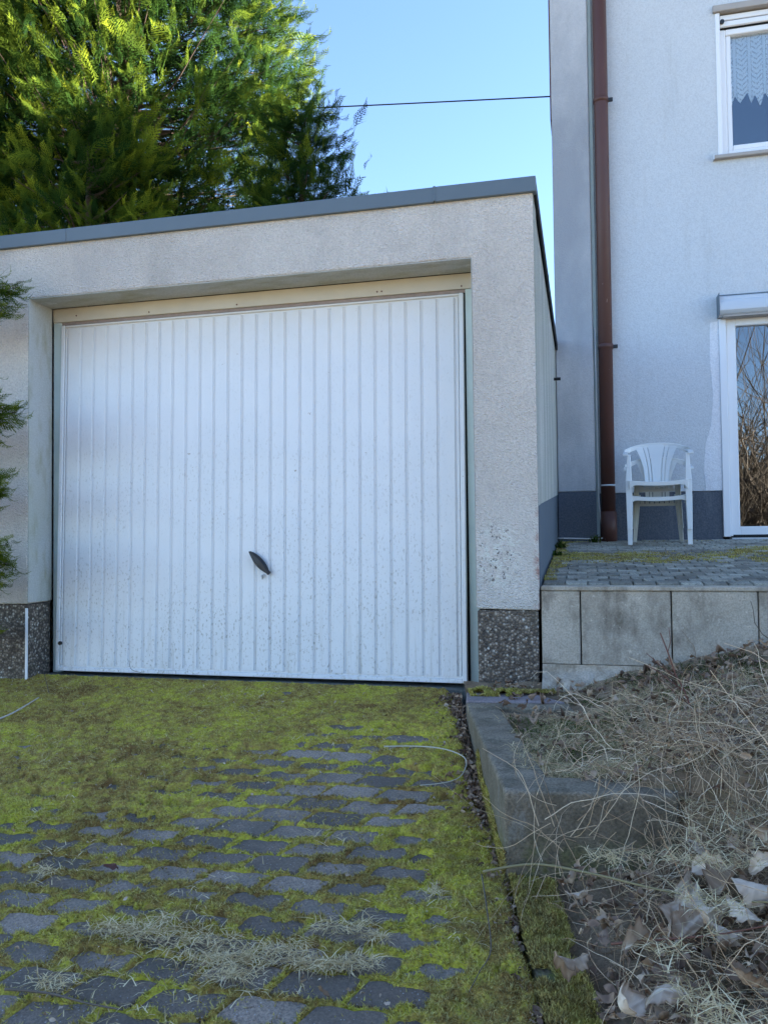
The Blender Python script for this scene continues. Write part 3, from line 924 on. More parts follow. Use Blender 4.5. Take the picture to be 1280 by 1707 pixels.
o = link('lace_curtain', cm)
md = o.modifiers.new('solid', 'SOLIDIFY'); md.thickness = .0012
tag(o, 'short white lace curtain with pointed hem behind the upper window', 'curtain')

# downpipe ----------------------------------------------------------
px0 = .172; py0 = YHR - .075
dpipe = hp_(MB().tube([(px0 + .004, py0, .93), (px0 + .012, py0, EAVE - .1)], .057, 20).obj('downpipe', M['pipe'], smooth=True))
sub(MB().tube([(px0 + .004, py0, .70), (px0 + .004, py0, .955)], .066, 20).obj('pipe_shoe', M['pipe'], smooth=True), dpipe)
sub(MB().tube([(px0 + .004, py0, 1.165), (px0 + .004, py0, 1.178)], .0605, 20).obj('pipe_ring', M['shutter'], smooth=True), dpipe)
for zz in (2.33, 4.42, 6.5):
    br = sub(MB().tube([(px0 + .008, py0, zz - .02), (px0 + .008, py0, zz + .02)], .062, 20).obj('bracket', M['pipe'], smooth=True), dpipe)
    sub(MB().box(px0 + .066, px0 + .105, py0 - .012, py0 + .016, zz - .014, zz + .014).obj('clamp', M['black'], bevel=.003), dpipe)
# brown verge seen at the house's far-left edge
hp_(MB().box(HXL - .014, HXL - .001, YH + .1, YH + .4, 4.35, EAVE).obj('verge_board', M['rustline'], bevel=.004))

# white cable along the pipe
pts = [(.095, YHR - .06, 2.5), (.098, YHR - .06, 1.9), (.10, YHR - .065, 1.3), (.10, YHR - .07, 1.05), (.118, YHR - .09, .85)]
ex = []
for i in range(13):
    t_ = i / 12
    ex.append((.125 - .0 * t_ + .02 * math.sin(math.pi * t_) - .36 * max(0, t_ - .35) ** 1.0 * 1.25 / .81, YHR - .1 - .03 * t_, .80 - .07 * math.sin(min(t_, .5) * math.pi) + .018 * max(0, t_ - .5)))
tag(MB().tube(pts + ex, .006, 6).obj('white_cable', M['cablew'], smooth=True), 'thin white cable running down beside the brown downpipe and curling on the terrace', 'cable')

# ================================================================== TERRACE
ter = link('terrace', MB().prism([(D1 + .08, -.1), (YHR, -.1), (YHR, tz(YHR) - .02), (D1 + .08, tz(D1 + .08) - .02)], XC - .004 + .01, 9.2, 'x').mesh('terrace', M['soil']))
tag(ter, 'raised paved terrace at the foot of the house', kind='structure')
def rect_outline(wd, hd, g=.003):
    a, b = wd / 2 - g, hd / 2 - g
    return [(-a, -b), (0, -b), (a, -b), (a, 0), (a, b), (0, b), (-a, b), (-a, 0)]
TW, TH_ = .108, .108
tpm = [paver_mesh('paver', M['tpaver'], rect_outline(TW, TH_), .05, .005, k) for k in range(3)]
sl2 = []
for j in range(0, 30):
    y = D1 + .115 + TH_ / 2 + j * TH_
    if y > YHR: break
    for i in range(0, 80):
        x = XC + .012 + TW / 2 + i * TW + (j % 2) * TW / 2
        yy = y
        if yy + TH_ / 2 > YHR - .0: continue
        sl2.append((0 if x < 1.45 + (yy - 4) * .12 else 1, yy, x))
sl2.sort()
rest = MB(); ta = math.atan(TS)
for k, (hid, y, x) in enumerate(sl2):
    j = (random.uniform(-.0015, .0015), random.uniform(-.0015, .0015), random.uniform(-.003, .002))
    if not hid and k < 298:
        link('paver', tpm[k % 3], ter, (x + j[0], y + j[1], tz(y) + j[2]), (ta + random.uniform(-.01, .01), random.uniform(-.01, .01), 0))
    else:
        b = len(rest.v); src = tpm[k % 3]
        for vv in src.vertices: rest.v.append((x + vv.co.x, y + vv.co.y, tz(y + vv.co.y) + vv.co.z + j[2]))
        for p in src.polygons: rest.f.append(tuple(b + q for q in p.vertices))
rest.obj('paving_remainder', M['tpaver'], ter)['kind'] = 'stuff'

# moss and grit on the terrace
r = np.random.default_rng(3)
n = 130000
x = r.uniform(XC + .01, 2.4, n); y = r.uniform(4.3, 7.0, n)
band = np.exp(-((y - 5.55 - .25 * (vnoise(x, y, 1.2, 3) - .5)) / .42) ** 2) * (.55 + .45 * (x < .6)) + np.exp(-((x - 1.3) / .4) ** 2 - ((y - 6.0) / .35) ** 2) * .8 + np.exp(-((x - XC) / .09) ** 2) * .8 + np.exp(-((y - 6.95) / .07) ** 2) * .3
kk = band * fbm(x, y, 9, 3, 2) * 1.4 > r.uniform(.22, .5, n)
P = np.stack([x, y, tz(y) - .002], 1)[kk]
o = link('terrace_moss', tufts('terrace_moss', P, .009, .008, .8, M['mossf'], seed=9))
tag(o, 'patches of green and brown moss on the terrace paving', 'moss', kind='stuff')

# retaining wall
RW = empty('retaining_wall', (.5, 4.1, .1))
tag(RW, 'low retaining wall of grey concrete slabs holding up the terrace', 'wall')
def rp(o):
    o.parent = RW; o.matrix_parent_inverse = Matrix.Translation((.5, 4.1, .1)).inverted(); return o
xs = [XC + .006, -.037, .378, .755, 1.16, 1.57, 1.98, 2.39, 2.8, 3.2]
for i in range(len(xs) - 1):
    dd = random.uniform(-.003, .003)
    rp(MB().box(xs[i] + .003, xs[i + 1] - .003, D1 + .012 + dd, D1 + .07, .135 + .0 * i, .488).obj('concrete_slab', M['slab'], bevel=.004))
rp(MB().box(XC + .006, 3.2, D1 + .05, D1 + .075, .0, .48).obj('joint_backing', M['darktrim']))
rp(MB().box(XC + .008, 3.2, D1 + .004, D1 + .108, .4895, .511).obj('coping', M['slab'], bevel=.004))
# rough lumpy footing
fxs = np.linspace(XC + .01, .45, 60); fzs = np.linspace(-.12, .136, 24)
X, Zz = np.meshgrid(fxs, fzs)
Yf = D1 + .010 - .10 * sstep(.142, .10, Zz + .05 * fbm(X, X * 0, 8, 3, 14)) * np.sin(np.clip((.14 - Zz) / .2, 0, 1) * np.pi / 2) * (.6 + .8 * fbm(X, Zz, 9, 3, 4)) - .012 * fbm(X, Zz, 40, 3, 6)
ii = np.arange(X.size).reshape(X.shape)
Q = np.stack([ii[:-1, :-1], ii[:-1, 1:], ii[1:, 1:], ii[1:, :-1]], -1).reshape(-1, 4)
rp(link('footing', np_mesh('footing', np.stack([X, Yf, Zz], -1).reshape(-1, 3), Q, M['foot'], smooth=True)))

# ================================================================== GARDEN BED (right)
def garden_h(x, y):
    B = -.045 + .03 * (y - 2.6) + .235 * np.clip(x + .12, 0, 1.5)
    B = B + .045 * sstep(3.85, 4.1, y)
    dd_ = x - xe(y) - .10
    A = -.29 + .15 * (y - 2.43) + .16 * np.clip(dd_, 0, .4) + .55 * np.clip(dd_ - .4, 0, .5) + .15 * np.clip(dd_ - .9, 0, 3)
    A = np.minimum(A, B + .02)
    t_ = sstep(2.50, 2.60, y)
    h = A * (1 - t_) + B * t_
    return h + .03 * (fbm(x, y, 7, 3, 30) - .5) + .015 * (fbm(x, y, 30, 3, 31) - .5)
gxs = np.concatenate([np.arange(-.62, 1.6, .02), np.arange(1.6, 7, .2)]); gys = np.arange(-2.5, 4.07, .02)
X, Y = np.meshgrid(gxs, gys)
Xs = np.maximum(X, xe(Y) + .02 + .0 * X)
Zg = garden_h(Xs, Y)
ii = np.arange(X.size).reshape(X.shape)
Q = np.stack([ii[:-1, :-1], ii[:-1, 1:], ii[1:, 1:], ii[1:, :-1]], -1).reshape(-1, 4)
ok = (X.ravel()[Q].max(1) > (xe(Y).ravel()[Q].min(1)))
o = link('garden_soil', np_mesh('garden_soil', np.stack([Xs, Y, Zg], -1).reshape(-1, 3), Q[ok], M['soil'], smooth=True))
tag(o, 'dark bare soil of the rising garden bed right of the driveway', kind='structure')

# L-shaped curb block (frame of the planter)
cd = Vector((.235, -1, 0)).normalized()      # along the drive, towards the camera
cn = Vector((-cd.y, cd.x, 0))                # to the right of it
A0 = Vector((-.524, 3.629, 0)); C0 = Vector((-.252, 2.468, 0))
CU = empty('planter_curb', (-.3, 2.6, -.25))
tag(CU, 'weathered L shaped concrete planter curb with sharp corner beside the driveway', 'curb')
def cp(o, par=CU, at=(-.3, 2.6, -.25)):
    o.parent = par; o.matrix_parent_inverse = Matrix.Translation(at).inverted(); return o
def poly(*p): return [(q.x, q.y) for q in p]
rt = Vector((1, .12, 0)).normalized()
Ba = C0 + rt * .50
Lp = poly(A0, C0, Ba, Ba - cd * .15, C0 + rt * .155 - cd * .155, A0 + rt * .14)
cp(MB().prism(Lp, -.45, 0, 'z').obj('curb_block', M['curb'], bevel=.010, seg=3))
# cross slab at the back, then purple flag
b1 = A0 - cd * .002; b2 = b1 - cd * .085
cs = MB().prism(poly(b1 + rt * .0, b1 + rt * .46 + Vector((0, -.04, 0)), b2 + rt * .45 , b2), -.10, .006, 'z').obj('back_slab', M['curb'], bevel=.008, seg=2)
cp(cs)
f1 = b2 - cd * .006; f2 = f1 - cd * .20
t = MB().prism(poly(f1, f1 + rt * .44, f2 + rt * .33, f2 + rt * .02), -.06, .012, 'z').obj('flagstone', M['flag'], bevel=.006, seg=2)
tag(t, 'flat purplish flagstone lying at the foot of the right garage pier', 'flagstone')

# mossy edging stones further down
for i in range(3):
    a = C0 + cd * (.02 + .5 * i) + rt * .015; b = a + cd * .494
    z0e = dz((a.y + b.y) / 2)
    mb = MB().prism(poly(a, b, b + rt * .105, a + rt * .105), 0, 1, 'z')
    for q in range(len(mb.v)):
        X0, Y0_, Z0_ = mb.v[q]
        mb.v[q] = (X0, Y0_, dz(Y0_) + (.018 if Z0_ > .5 else -.2))
    if b.y > 1.2 or i < 3:
        lab = ['mossy low edging stone that starts under the planter curb corner', 'moss covered edging stone nearer the camera along the driveway', 'edging stone nearest the camera at the bottom edge of the photo'][i]
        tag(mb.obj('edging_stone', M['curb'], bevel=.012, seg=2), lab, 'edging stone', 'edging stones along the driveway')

# moss on edging, on curb's foot, by the flagstone
r = np.random.default_rng(8)
def lin(a, b, n, wd, seed):
    r = np.random.default_rng(seed)
    t_ = r.random(n); s_ = r.random(n)
    p = np.array(a)[None] + (np.array(b) - np.array(a))[None] * t_[:, None] + np.array(rt)[None] * (s_ * wd)[:, None]
    return p, t_, s_
p1, t1, s1 = lin(C0 + cd * .0 + rt * .01, C0 + cd * 1.3 + rt * .01, 42000, .125, 1)
p1[:, 2] = dz(p1[:, 1]) + .016 + .022 * (fbm(p1[:, 0], p1[:, 1], 25, 3, 5) - .3)
k1 = fbm(p1[:, 0], p1[:, 1], 10, 3, 6) + .15 * (1 - s1) > .42
p2, t2, s2 = lin(A0 - cd * .2 + rt * .03, A0 - cd * .33 + rt * .03, 9000, .40, 2)
p2[:, 2] = .012 + .030 * np.sin(np.clip(t2, 0, 1) * np.pi) * fbm(p2[:, 0], p2[:, 1], 20, 2, 8)
k2 = fbm(p2[:, 0], p2[:, 1], 12, 2, 8) > .3 + .25 * s2
# moss climbing the foot of the curb's side face
p3, t3, s3 = lin(A0 + cd * .45 - rt * .006, C0 - rt * .006, 9000, .004, 4)
hh = .035 + .10 * fbm(p3[:, 1], p3[:, 1] * 0, 7, 3, 3)
p3[:, 2] = dz(p3[:, 1]) + r.random(len(p3)) * hh
P = np.concatenate([p1[k1], p2[k2], p3])
o = link('edge_moss', tufts('edge_moss', P, .012, .007, .8, M['mossf'], seed=19))
tag(o, 'bright moss growing over the edging stones and curb foot', 'moss', kind='stuff')

# ------------------------------------------------------------------ leaves
def leaf_arrays(n, cx, cy, cz, L, seed, curl=.6):
    """n curled ovate leaves; returns V,F,var"""
    r = np.random.default_rng(seed)
    us = np.array([0, .25, .5, .75, 1.]); prof = np.array([.02, .36, .44, .28, .01])
    base = []
    for u, p in zip(us, prof):
        for s_ in (-1, 0, 1): base.append((u - .5, s_ * p * .75))
    base = np.array(base)                                 # 15
    L = np.asarray(L) * np.ones(n)
    c1 = r.normal(0, curl, n); c2 = r.normal(.5, curl, n)
    x = base[None, :, 0] * np.ones((n, 1)); y = base[None, :, 1] * np.ones((n, 1))
    z = c1[:, None] * x ** 2 * 1.6 + c2[:, None] * np.abs(y) * .9 + r.normal(0, .06, (n, 15))
    y = y * (1 - .25 * np.abs(c2)[:, None].clip(0, 2))
    z = z + .09 * np.sin(9 * x + 5 * c1[:, None]) * np.sign(y + 1e-9)
    P = np.stack([x, y, z], -1) * L[:, None, None]
    a = r.random(n) * 2 * np.pi; b = r.normal(0, .5, n); c = r.normal(0, .5, n)
    ca, sa, cb, sb_, cc, sc = np.cos(a), np.sin(a), np.cos(b), np.sin(b), np.cos(c), np.sin(c)
    Rz = np.zeros((n, 3, 3)); Rz[:, 0, 0] = ca; Rz[:, 0, 1] = -sa; Rz[:, 1, 0] = sa; Rz[:, 1, 1] = ca; Rz[:, 2, 2] = 1
    Rx = np.zeros((n, 3, 3)); Rx[:, 0, 0] = 1; Rx[:, 1, 1] = cb; Rx[:, 1, 2] = -sb_; Rx[:, 2, 1] = sb_; Rx[:, 2, 2] = cb
    Ry = np.zeros((n, 3, 3)); Ry[:, 1, 1] = 1; Ry[:, 0, 0] = cc; Ry[:, 0, 2] = sc; Ry[:, 2, 0] = -sc; Ry[:, 2, 2] = cc
    Rm = Rz @ Rx @ Ry
    P = np.einsum('nij,nkj->nki', Rm, P) + np.stack([cx, cy, cz], -1)[:, None, :]
    Fq = []
    for i in range(4):
        for k in range(2): Fq.append((i * 3 + k, i * 3 + k + 1, i * 3 + k + 4, i * 3 + k + 3))
    Fq = np.array(Fq)[None] + (np.arange(n) * 15)[:, None, None]
    var = np.repeat(r.random(n), 15) * .8 + r.random(n * 15) * .2
    return P.reshape(-1, 3), Fq.reshape(-1, 4), var
r = np.random.default_rng(77)
# litter over the bed
n = 7500
x = r.uniform(-.45, 1.5, n); y = r.uniform(1.0, 4.02, n)
dens = .22 + .75 * (y < 2.45) + .35 * np.exp(-((y - 3.95) / .12) ** 2) + .25 * (x > .2)
ok = (x > xe(y) + .14) & (r.random(n) < dens)
x, y = x[ok], y[ok]
z = garden_h(x, y) + r.uniform(.003, .05, len(x)) * (1 + 1.2 * (y < 2.45))
Vv, Ff, va = leaf_arrays(len(x), x, y, z, r.uniform(.012, .048, len(x)), 5, .9)
# litter in the gutter along the curb
n2 = 1100
y = 1.5 + 2.55 * r.random(n2) ** .6; x = xe(y) - np.abs(r.normal(.015, .02 + .035 * sstep(2.3, 3, y), n2)); z = dz(y) + r.uniform(.0, .022, n2)
V2, F2, va2 = leaf_arrays(n2, x, y, z, r.uniform(.012, .035, n2), 6)
o = link('leaf_litter', np_mesh('leaf_litter', np.concatenate([Vv, V2]), np.concatenate([Ff, F2 + len(Vv)]), M['litter'], np.concatenate([va, va2]), True))
tag(o, 'brown curled leaf litter over the bed and along the curb gutter', 'leaf litter', kind='stuff')
# small bits scattered on the moss
n3 = 620
x = r.uniform(-3.2, -.4, n3); y = r.uniform(1.6, 4.0, n3); z = dz(y) + .022
ok = x < xe(y) - .05
V3, F3, va3 = leaf_arrays(ok.sum(), x[ok], y[ok], z[ok], r.uniform(.004, .018, ok.sum()), 61, .3)
o = link('leaf_crumbs', np_mesh('leaf_crumbs', V3, F3, M['paleleaf'], va3))
tag(o, 'pale crumbs of leaf and bark strewn over the mossy driveway', 'leaf litter', kind='stuff')

def inv_z(u, v, z):
    u2 = (u - 640) / F_PX; v2 = (v - 853.5) / F_PX
    d = np.array(_f) + u2 * np.array(_r2) - v2 * np.array(_u2)
    t = (z - EYE) / d[2]
    return d[0] * t, d[1] * t
def inv_garden(u, v, h=0.):
    z = 0.
    for _ in range(40):
        x, y = inv_z(u, v, z); z = .6 * z + .4 * (h + float(garden_h(np.array(x), np.array(y))))
    return x, y, z - h
def crumpled_leaf(L, W, tone, seed):
    r = np.random.default_rng(seed); nu, nv = 22, 13
    V = []; va = []
    c1, c2, tw = r.normal(.0, .8), r.uniform(.4, 1.5) * r.choice([-1, 1]), r.normal(0, .8)
    for i in range(nu + 1):
        u = i / nu; wd = W * (math.sin(math.pi * u ** .85) ** .7) * (1 + .10 * math.sin(u * 23 + seed) + .06 * math.sin(u * 51)) + .001
        for j in range(nv + 1):
            v = j / nv * 2 - 1
            x = (u - .5) * L; y = v * wd * .5
            z = c1 * (u - .5) ** 2 * L + c2 * (y * y) / W * 2.0 + .05 * L * abs(v) + .022 * L * math.sin(u * 30 + 4 * abs(v) + seed) * abs(v) + .05 * L * (float(vnoise(x * 90 + seed, y * 90)) - .5)
            a = tw * (u - .5)
            yy = y * math.cos(a) - z * math.sin(a); zz = y * math.sin(a) + z * math.cos(a)
            V.append((x, yy, zz))
            vein = .25 * (abs(v) < .1) + .10 * (math.sin(u * 30 + 4 * abs(v) + seed) > .8)
            va.append(min(1, max(0, tone + .35 * (float(vnoise(u * 6 + seed, v * 3)) - .5) + vein - .3 * (abs(v) > .9))))
    F = [(i * (nv + 1) + j, i * (nv + 1) + j + 1, (i + 1) * (nv + 1) + j + 1, (i + 1) * (nv + 1) + j) for i in range(nu) for j in range(nv)]
    return np.array(V), np.array(F), np.array(va)
# big pale leaves, each a thing
big = [(1148, 1482, .072, .9, 'large pale curled dead leaf at the left end of the pale leaf cluster'),
       (1213, 1472, .085, .35, 'broad brown and grey dead leaf in the middle of the pale leaf cluster'),
       (1262, 1478, .075, .95, 'white edged dead leaf at the right edge of the pale leaf cluster'),
       (1178, 1512, .060, 1., 'narrow whitish dead leaf just below the broad brown leaf'),
       (1125, 1525, .080, .55, 'dull tan dead leaf below the large pale curled leaf'),
       (1165, 1408, .060, .7, 'grey torn dead leaf above the pale leaf cluster'),
       (1225, 1415, .055, .75, 'small ragged pale dead leaf high in the tangle by the photo edge'),
       (1268, 1385, .060, .6, 'curled tan dead leaf at the right photo edge above the cluster'),
       (1185, 1452, .062, .85, 'pale leaf standing on edge at the top of the pale leaf cluster'),
       (1240, 1512, .058, .9, 'small bright leaf under the white edged leaf at the photo edge'),
       (1148, 1545, .070, .5, 'wide tan leaf under the narrow whitish one, low in the cluster'),
       (1200, 1545, .060, .7, 'pale folded leaf at the lower right of the cluster'),
       (1275, 1440, .055, .8, 'half hidden pale leaf at the photo edge above the white edged one'),
       (950, 1600, .065, .45, 'flat brown dead leaf beside the mossy edging stone'),
       (1035, 1680, .070, .8, 'pale crumpled dead leaf at the bottom edge of the tangle'),
       (962, 1490, .050, .7, 'light dead leaf at the foot of the planter curb front'),
       (1110, 1650, .060, .65, 'grey brown dead leaf among vines at the bottom right'),
       (1240, 1640, .055, .4, 'brown dead leaf low in the vines near the right corner'),
       (1070, 1575, .055, .35, 'dark brown folded dead leaf under crossing vines')]
for k, (u, v, L, tone, lab) in enumerate(big):
    hh_ = .11 + .04 * ((k * 7) % 5) / 5
    x, y, z = inv_garden(u, v, hh_)
    Vb, Fb, vb = crumpled_leaf(L * 1.7, L * random.uniform(.8, 1.05), tone * .95, 10 + k)
    o = link('dead_leaf', np_mesh('dead_leaf', Vb, Fb, M['paleleaf'], vb, True), loc=(x, y, z + hh_), rot=(random.uniform(.1, 1.0), random.uniform(-.5, .5), random.uniform(-1.2, 1.2) + (3.1 if k % 2 else 0)))
    tag(o, lab, 'dead leaf', 'large dead leaves in the vine tangle')
tag(link('dead_leaf', np_mesh('dead_leaf', *leaf_arrays(1, np.array([0.]), np.array([0.]), np.array([0.]), .05, 300, .1)[:2], M['rustline'], None, True),
    loc=(*inv_drive(185, 1450), dz(inv_drive(185, 1450)[1]) + .03)), 'single dark reddish dead leaf on the moss at the left of the driveway', 'dead leaf')
tag(link('dead_leaf', np_mesh('dead_leaf', *leaf_arrays(1, np.array([0.]), np.array([0.]), np.array([0.]), .04, 301, .1)[:2], M['paleleaf'], np.full(15, .1), True),
    loc=(*inv_drive(540, 1660), dz(inv_drive(540, 1660)[1]) + .03)), 'small tan dead leaf lying on the driveway at the bottom centre', 'dead leaf')

# ------------------------------------------------------------------ strands
def strands(n, start, dirs, length, rad, seed, seg=12, wob=.35, sag=0., surf=None, clear=.004, sides=3):
    """random-walk tubes. start (n,3), dirs (n,3)"""
    r = np.random.default_rng(seed)
    P = np.zeros((n, seg + 1, 3)); P[:, 0] = start
    d = dirs / np.linalg.norm(dirs, axis=1)[:, None]
    st = (length / seg)[:, None]
    curl = r.normal(0, wob * .6, (n, 3))
    for i in range(seg):
        d = d + r.normal(0, wob, (n, 3)) * .55 + curl * .4
        d[:, 2] -= sag
        d /= np.linalg.norm(d, axis=1)[:, None]
        P[:, i + 1] = P[:, i] + d * st
        if surf is not None:
            h = surf(P[:, i + 1, 0], P[:, i + 1, 1]) + clear
            below = P[:, i + 1, 2] < h
            P[below, i + 1, 2] = h[below]; d[below, 2] = np.abs(d[below, 2]) * .5
    T = np.gradient(P, axis=1); T /= np.linalg.norm(T, axis=2)[..., None] + 1e-9
    ref = np.where(np.abs(T[..., 2:3]) > .9, np.array([1., 0, 0]), np.array([0, 0, 1.]))
    A = np.cross(T, ref); A /= np.linalg.norm(A, axis=2)[..., None] + 1e-9
    B = np.cross(A, T)
    taper = np.linspace(1, .45, seg + 1)[None, :, None]
    rr = rad[:, None, None] * taper
    rings = np.stack([P + (A * math.cos(2 * math.pi * k / sides) + B * math.sin(2 * math.pi * k / sides)) * rr for k in range(sides)], 2)
    V = rings.reshape(-1, 3)
    i0 = np.arange(n)[:, None, None] * (seg + 1) * sides + np.arange(seg)[None, :, None] * sides
    k = np.arange(sides)[None, None]; k2 = (k + 1) % sides
    F = np.stack([i0 + k, i0 + k2, i0 + sides + k2, i0 + sides + k], -1).reshape(-1, 4)
    return V, F, n * 0 + (seg + 1) * sides
def surf_all(x, y):
    g = garden_h(x, y)
    d = dz(y) + .01
    # top of the curb block counts as surface too
    return np.where(x < xe(y) + .0, d, g)
r = np.random.default_rng(5)
def vine_field(n, seed, region):
    r = np.random.default_rng(seed)
    x, y, lo, hi = region(r, n)
    z = surf_all(x, y) + r.uniform(lo, hi, len(x))
    st = np.stack([x, y, z], 1)
    a = r.random(len(x)) * 2 * np.pi
    d = np.stack([np.cos(a), np.sin(a), r.normal(.1, .4, len(x))], 1)
    return st, d
def reg_low(r, n):          # dense mound at the lower right
    x = r.uniform(-.16, 1.3, n); y = r.uniform(1.0, 2.75, n)
    ok = x > xe(y) + .12 + .10 * r.random(n)
    ok &= r.random(n) < np.clip(.18 + 1.1 * (x - xe(y) - .1) / .5, 0, 1)
    ok &= ~((y > 2.25) & (x < .12) & (r.random(n) < .85))
    x, y = x[ok], y[ok]
    return x, y, 0, .10
def reg_high(r, n):         # looser tangle behind the curb front
    x = r.uniform(-.25, 1.5, n); y = r.uniform(2.6, 3.75, n)
    ok = (r.random(n) < np.clip((x + .28) / .5, .06, 1) * np.clip((3.65 - y) / .6, .04, 1) * (.3 + 1.0 * fbm(x, y, 3.5, 2, 71))) & (x > xe(y) + .14)
    x, y = x[ok], y[ok]
    return x, y, 0, .07
parts = []; off = 0; Vs = []; Fs = []; vr = []
for (n, reg, seed, Lr, rd, wob) in ((2300, reg_low, 1, (.15, .45), (.0009, .0018), .42), (260, reg_low, 2, (.4, .9), (.0012, .0024), .22), (1500, reg_high, 3, (.08, .30), (.0010, .0019), .45),
                                    (2600, reg_low, 4, (.05, .14), (.0009, .0016), .5), (170, reg_high, 6, (.3, .6), (.0013, .0024), .25), (1800, reg_high, 8, (.04, .12), (.0009, .0016), .5)):
    st, d = vine_field(n, seed, reg)
    nn = len(st)
    L_ = r.uniform(*Lr, nn); ra = r.uniform(*rd, nn)
    V, F, per = strands(nn, st, d, L_, ra, seed + 50, 12, wob, .06, surf_all)
    Vr = V.reshape(nn, per, 3); good = ((Vr[..., 0] - xe(Vr[..., 1])).min(1) > .03) | (r.random(nn) < .03)
    V = Vr[good].reshape(-1, 3); F = F.reshape(nn, -1, 4)[:good.sum()].reshape(-1, 4); nn = int(good.sum())
    Vs.append(V); Fs.append(F + off); off += len(V)
    vr.append(np.repeat(np.clip(r.normal(.5, .27, nn), 0, 1), per))
o = link('dead_vines', np_mesh('dead_vines', np.concatenate(Vs), np.concatenate(Fs), M['strand'], np.concatenate(vr)))
tag(o, 'dense tangle of dry greyish vine stems over the garden bed', 'dead vines', kind='stuff')

# strands hanging over the curb's front face
n = 75
x = r.uniform(-.16, .35, n); y = 2.40 + .12 * (x + .25) - r.uniform(.0, .05, n)
st = np.stack([x, y, r.uniform(-.24, .02, n)], 1)
d = np.stack([r.normal(0, .7, n), r.normal(-.15, .2, n), r.normal(.1, .8, n)], 1)
V, F, per = strands(n, st, d, r.uniform(.15, .5, n), r.uniform(.0008, .0017, n), 91, 14, .22, .03)
V[:, 1] = np.minimum(V[:, 1], 2.445 + .12 * (V[:, 0] + .25))
o = link('hanging_vines', np_mesh('hanging_vines', V, F, M['strand'], np.repeat(np.clip(r.normal(.6, .2, n), 0, 1), per)))
tag(o, 'thin pale dry stems trailing across the front of the planter curb', 'dead vines', kind='stuff')

# a few named long canes
def cane(name, pts, rad, mat, lab, cat, grp=None, sub_=6):
    P = [Vector(p) for p in pts]; out = []
    for i in range(len(P) - 1):
        p0 = P[max(i - 1, 0)]; p1 = P[i]; p2 = P[i + 1]; p3 = P[min(i + 2, len(P) - 1)]
        for k in range(sub_):
            t = k / sub_
            out.append(.5 * ((2 * p1) + (p2 - p0) * t + (2 * p0 - 5 * p1 + 4 * p2 - p3) * t * t + (3 * p1 - p0 - 3 * p2 + p3) * t ** 3))
    out.append(P[-1])
    n = len(out)
    return tag(MB().tube(out, [rad * (1 - .5 * i / n) for i in range(n)], 6).obj(name, mat, smooth=True), lab, cat, grp)
def gpt(u, v, dh):
    x, y, z = inv_garden(u, v); return (x, y - .0, z + dh)
def dpt(u, v, dh=.03):
    x, y = inv_drive(u, v); return (x, y, dz(y) + dh)
M['cane'] = plain('green_brown_cane', (.24, .20, .10), .7, .25, 10)
cane('bramble_cane', [dpt(805, 1470, .05), gpt(890, 1500, .10), gpt(980, 1530, .12), gpt(1100, 1570, .13), gpt(1200, 1590, .13), gpt(1290, 1600, .13)], .0042, M['cane'], 'long olive brown cane lying across the vine tangle from the curb corner', 'cane')
cane('bramble_cane', [gpt(1020, 1660, .12), gpt(1110, 1662, .13), gpt(1200, 1655, .13), gpt(1290, 1640, .13)], .0032, M['redtwig'], 'reddish cane crossing the very bottom of the vine tangle', 'cane')
cane('twig', [dpt(-20, 1210, .035), dpt(20, 1194, .035), dpt(65, 1172, .05)], .0055, M['straw'] if False else M['cablew'] if False else plain('pale_stick', (.45, .40, .33), .8, .2, 10), 'pale straight stick on the moss by the left photo edge', 'twig')
cane('twig', [dpt(8, 1655), dpt(80, 1662), dpt(150, 1680), dpt(205, 1690)], .0035, M['twig'], 'thin brown twig lying on the pavers at the bottom left', 'twig')
cane('twig', [dpt(640, 1248, .03), dpt(700, 1250, .035), dpt(745, 1262, .05), dpt(776, 1282, .06), dpt(770, 1300, .04), dpt(745, 1308, .03), dpt(700, 1311, .025)], .0032, plain('pale_vine', (.46, .43, .34), .8, .2, 10), 'pale hooked vine stem curling over the moss beside the curb gutter', 'twig')
cane('twig', [dpt(803, 1475, .05), dpt(812, 1530, .04), dpt(818, 1590, .03), dpt(800, 1625, .03), dpt(782, 1660, .03)], .002, M['twig'], 'thin dangling stem bending over the mossy driveway edge', 'twig')
cane('twig', [(-2.42, 4.13, .02), (-2.43, 4.05, .05), (-2.44, 4.04, .1)], .0015, M['twig'], 'tiny upright stem against the bottom rail of the garage door', 'twig')
cane('twig', [dpt(85, 1165, .0), dpt(80, 1150, .03), dpt(72, 1130, .06)], .002, M['twig'], 'small upright dry stem in the moss near the left plinth', 'twig')

# small bare reddish shrub
sh = empty('bare_shrub', gpt(1157, 1200, 0))
tag(sh, 'small leafless reddish shrub standing in the garden bed', 'shrub')
bx = Vector(sh.location)
def stick(par, pts, rad, mat, nm='stem'):
    return MB().tube([Vector(p) for p in pts], [rad * (1 - .5 * i / len(pts)) for i in range(len(pts))], 5).obj(nm, mat, par, smooth=True)
stick(sh, [(0, 0, -.02), (-.01, 0, .04), (-.03, .0, .10), (-.06, .0, .16), (-.085, .0, .24), (-.11, 0, .31)], .0042, M['redtwig'])
stick(sh, [(-.03, 0, .10), (-.07, .0, .13), (-.12, .0, .17), (-.16, 0, .19)], .0026, M['redtwig'], 'side_twig')
stick(sh, [(-.05, 0, .145), (-.11, .0, .19), (-.16, .0, .235)], .002, M['redtwig'], 'side_twig')
stick(sh, [(-.012, 0, .05), (-.05, .0, .08), (-.10, .01, .13), (-.13, .01, .15)], .002, M['redtwig'], 'side_twig')
stick(sh, [(-.085, 0, .24), (-.075, .0, .28), (-.08, .0, .33)], .0017, M['redtwig'], 'side_twig')
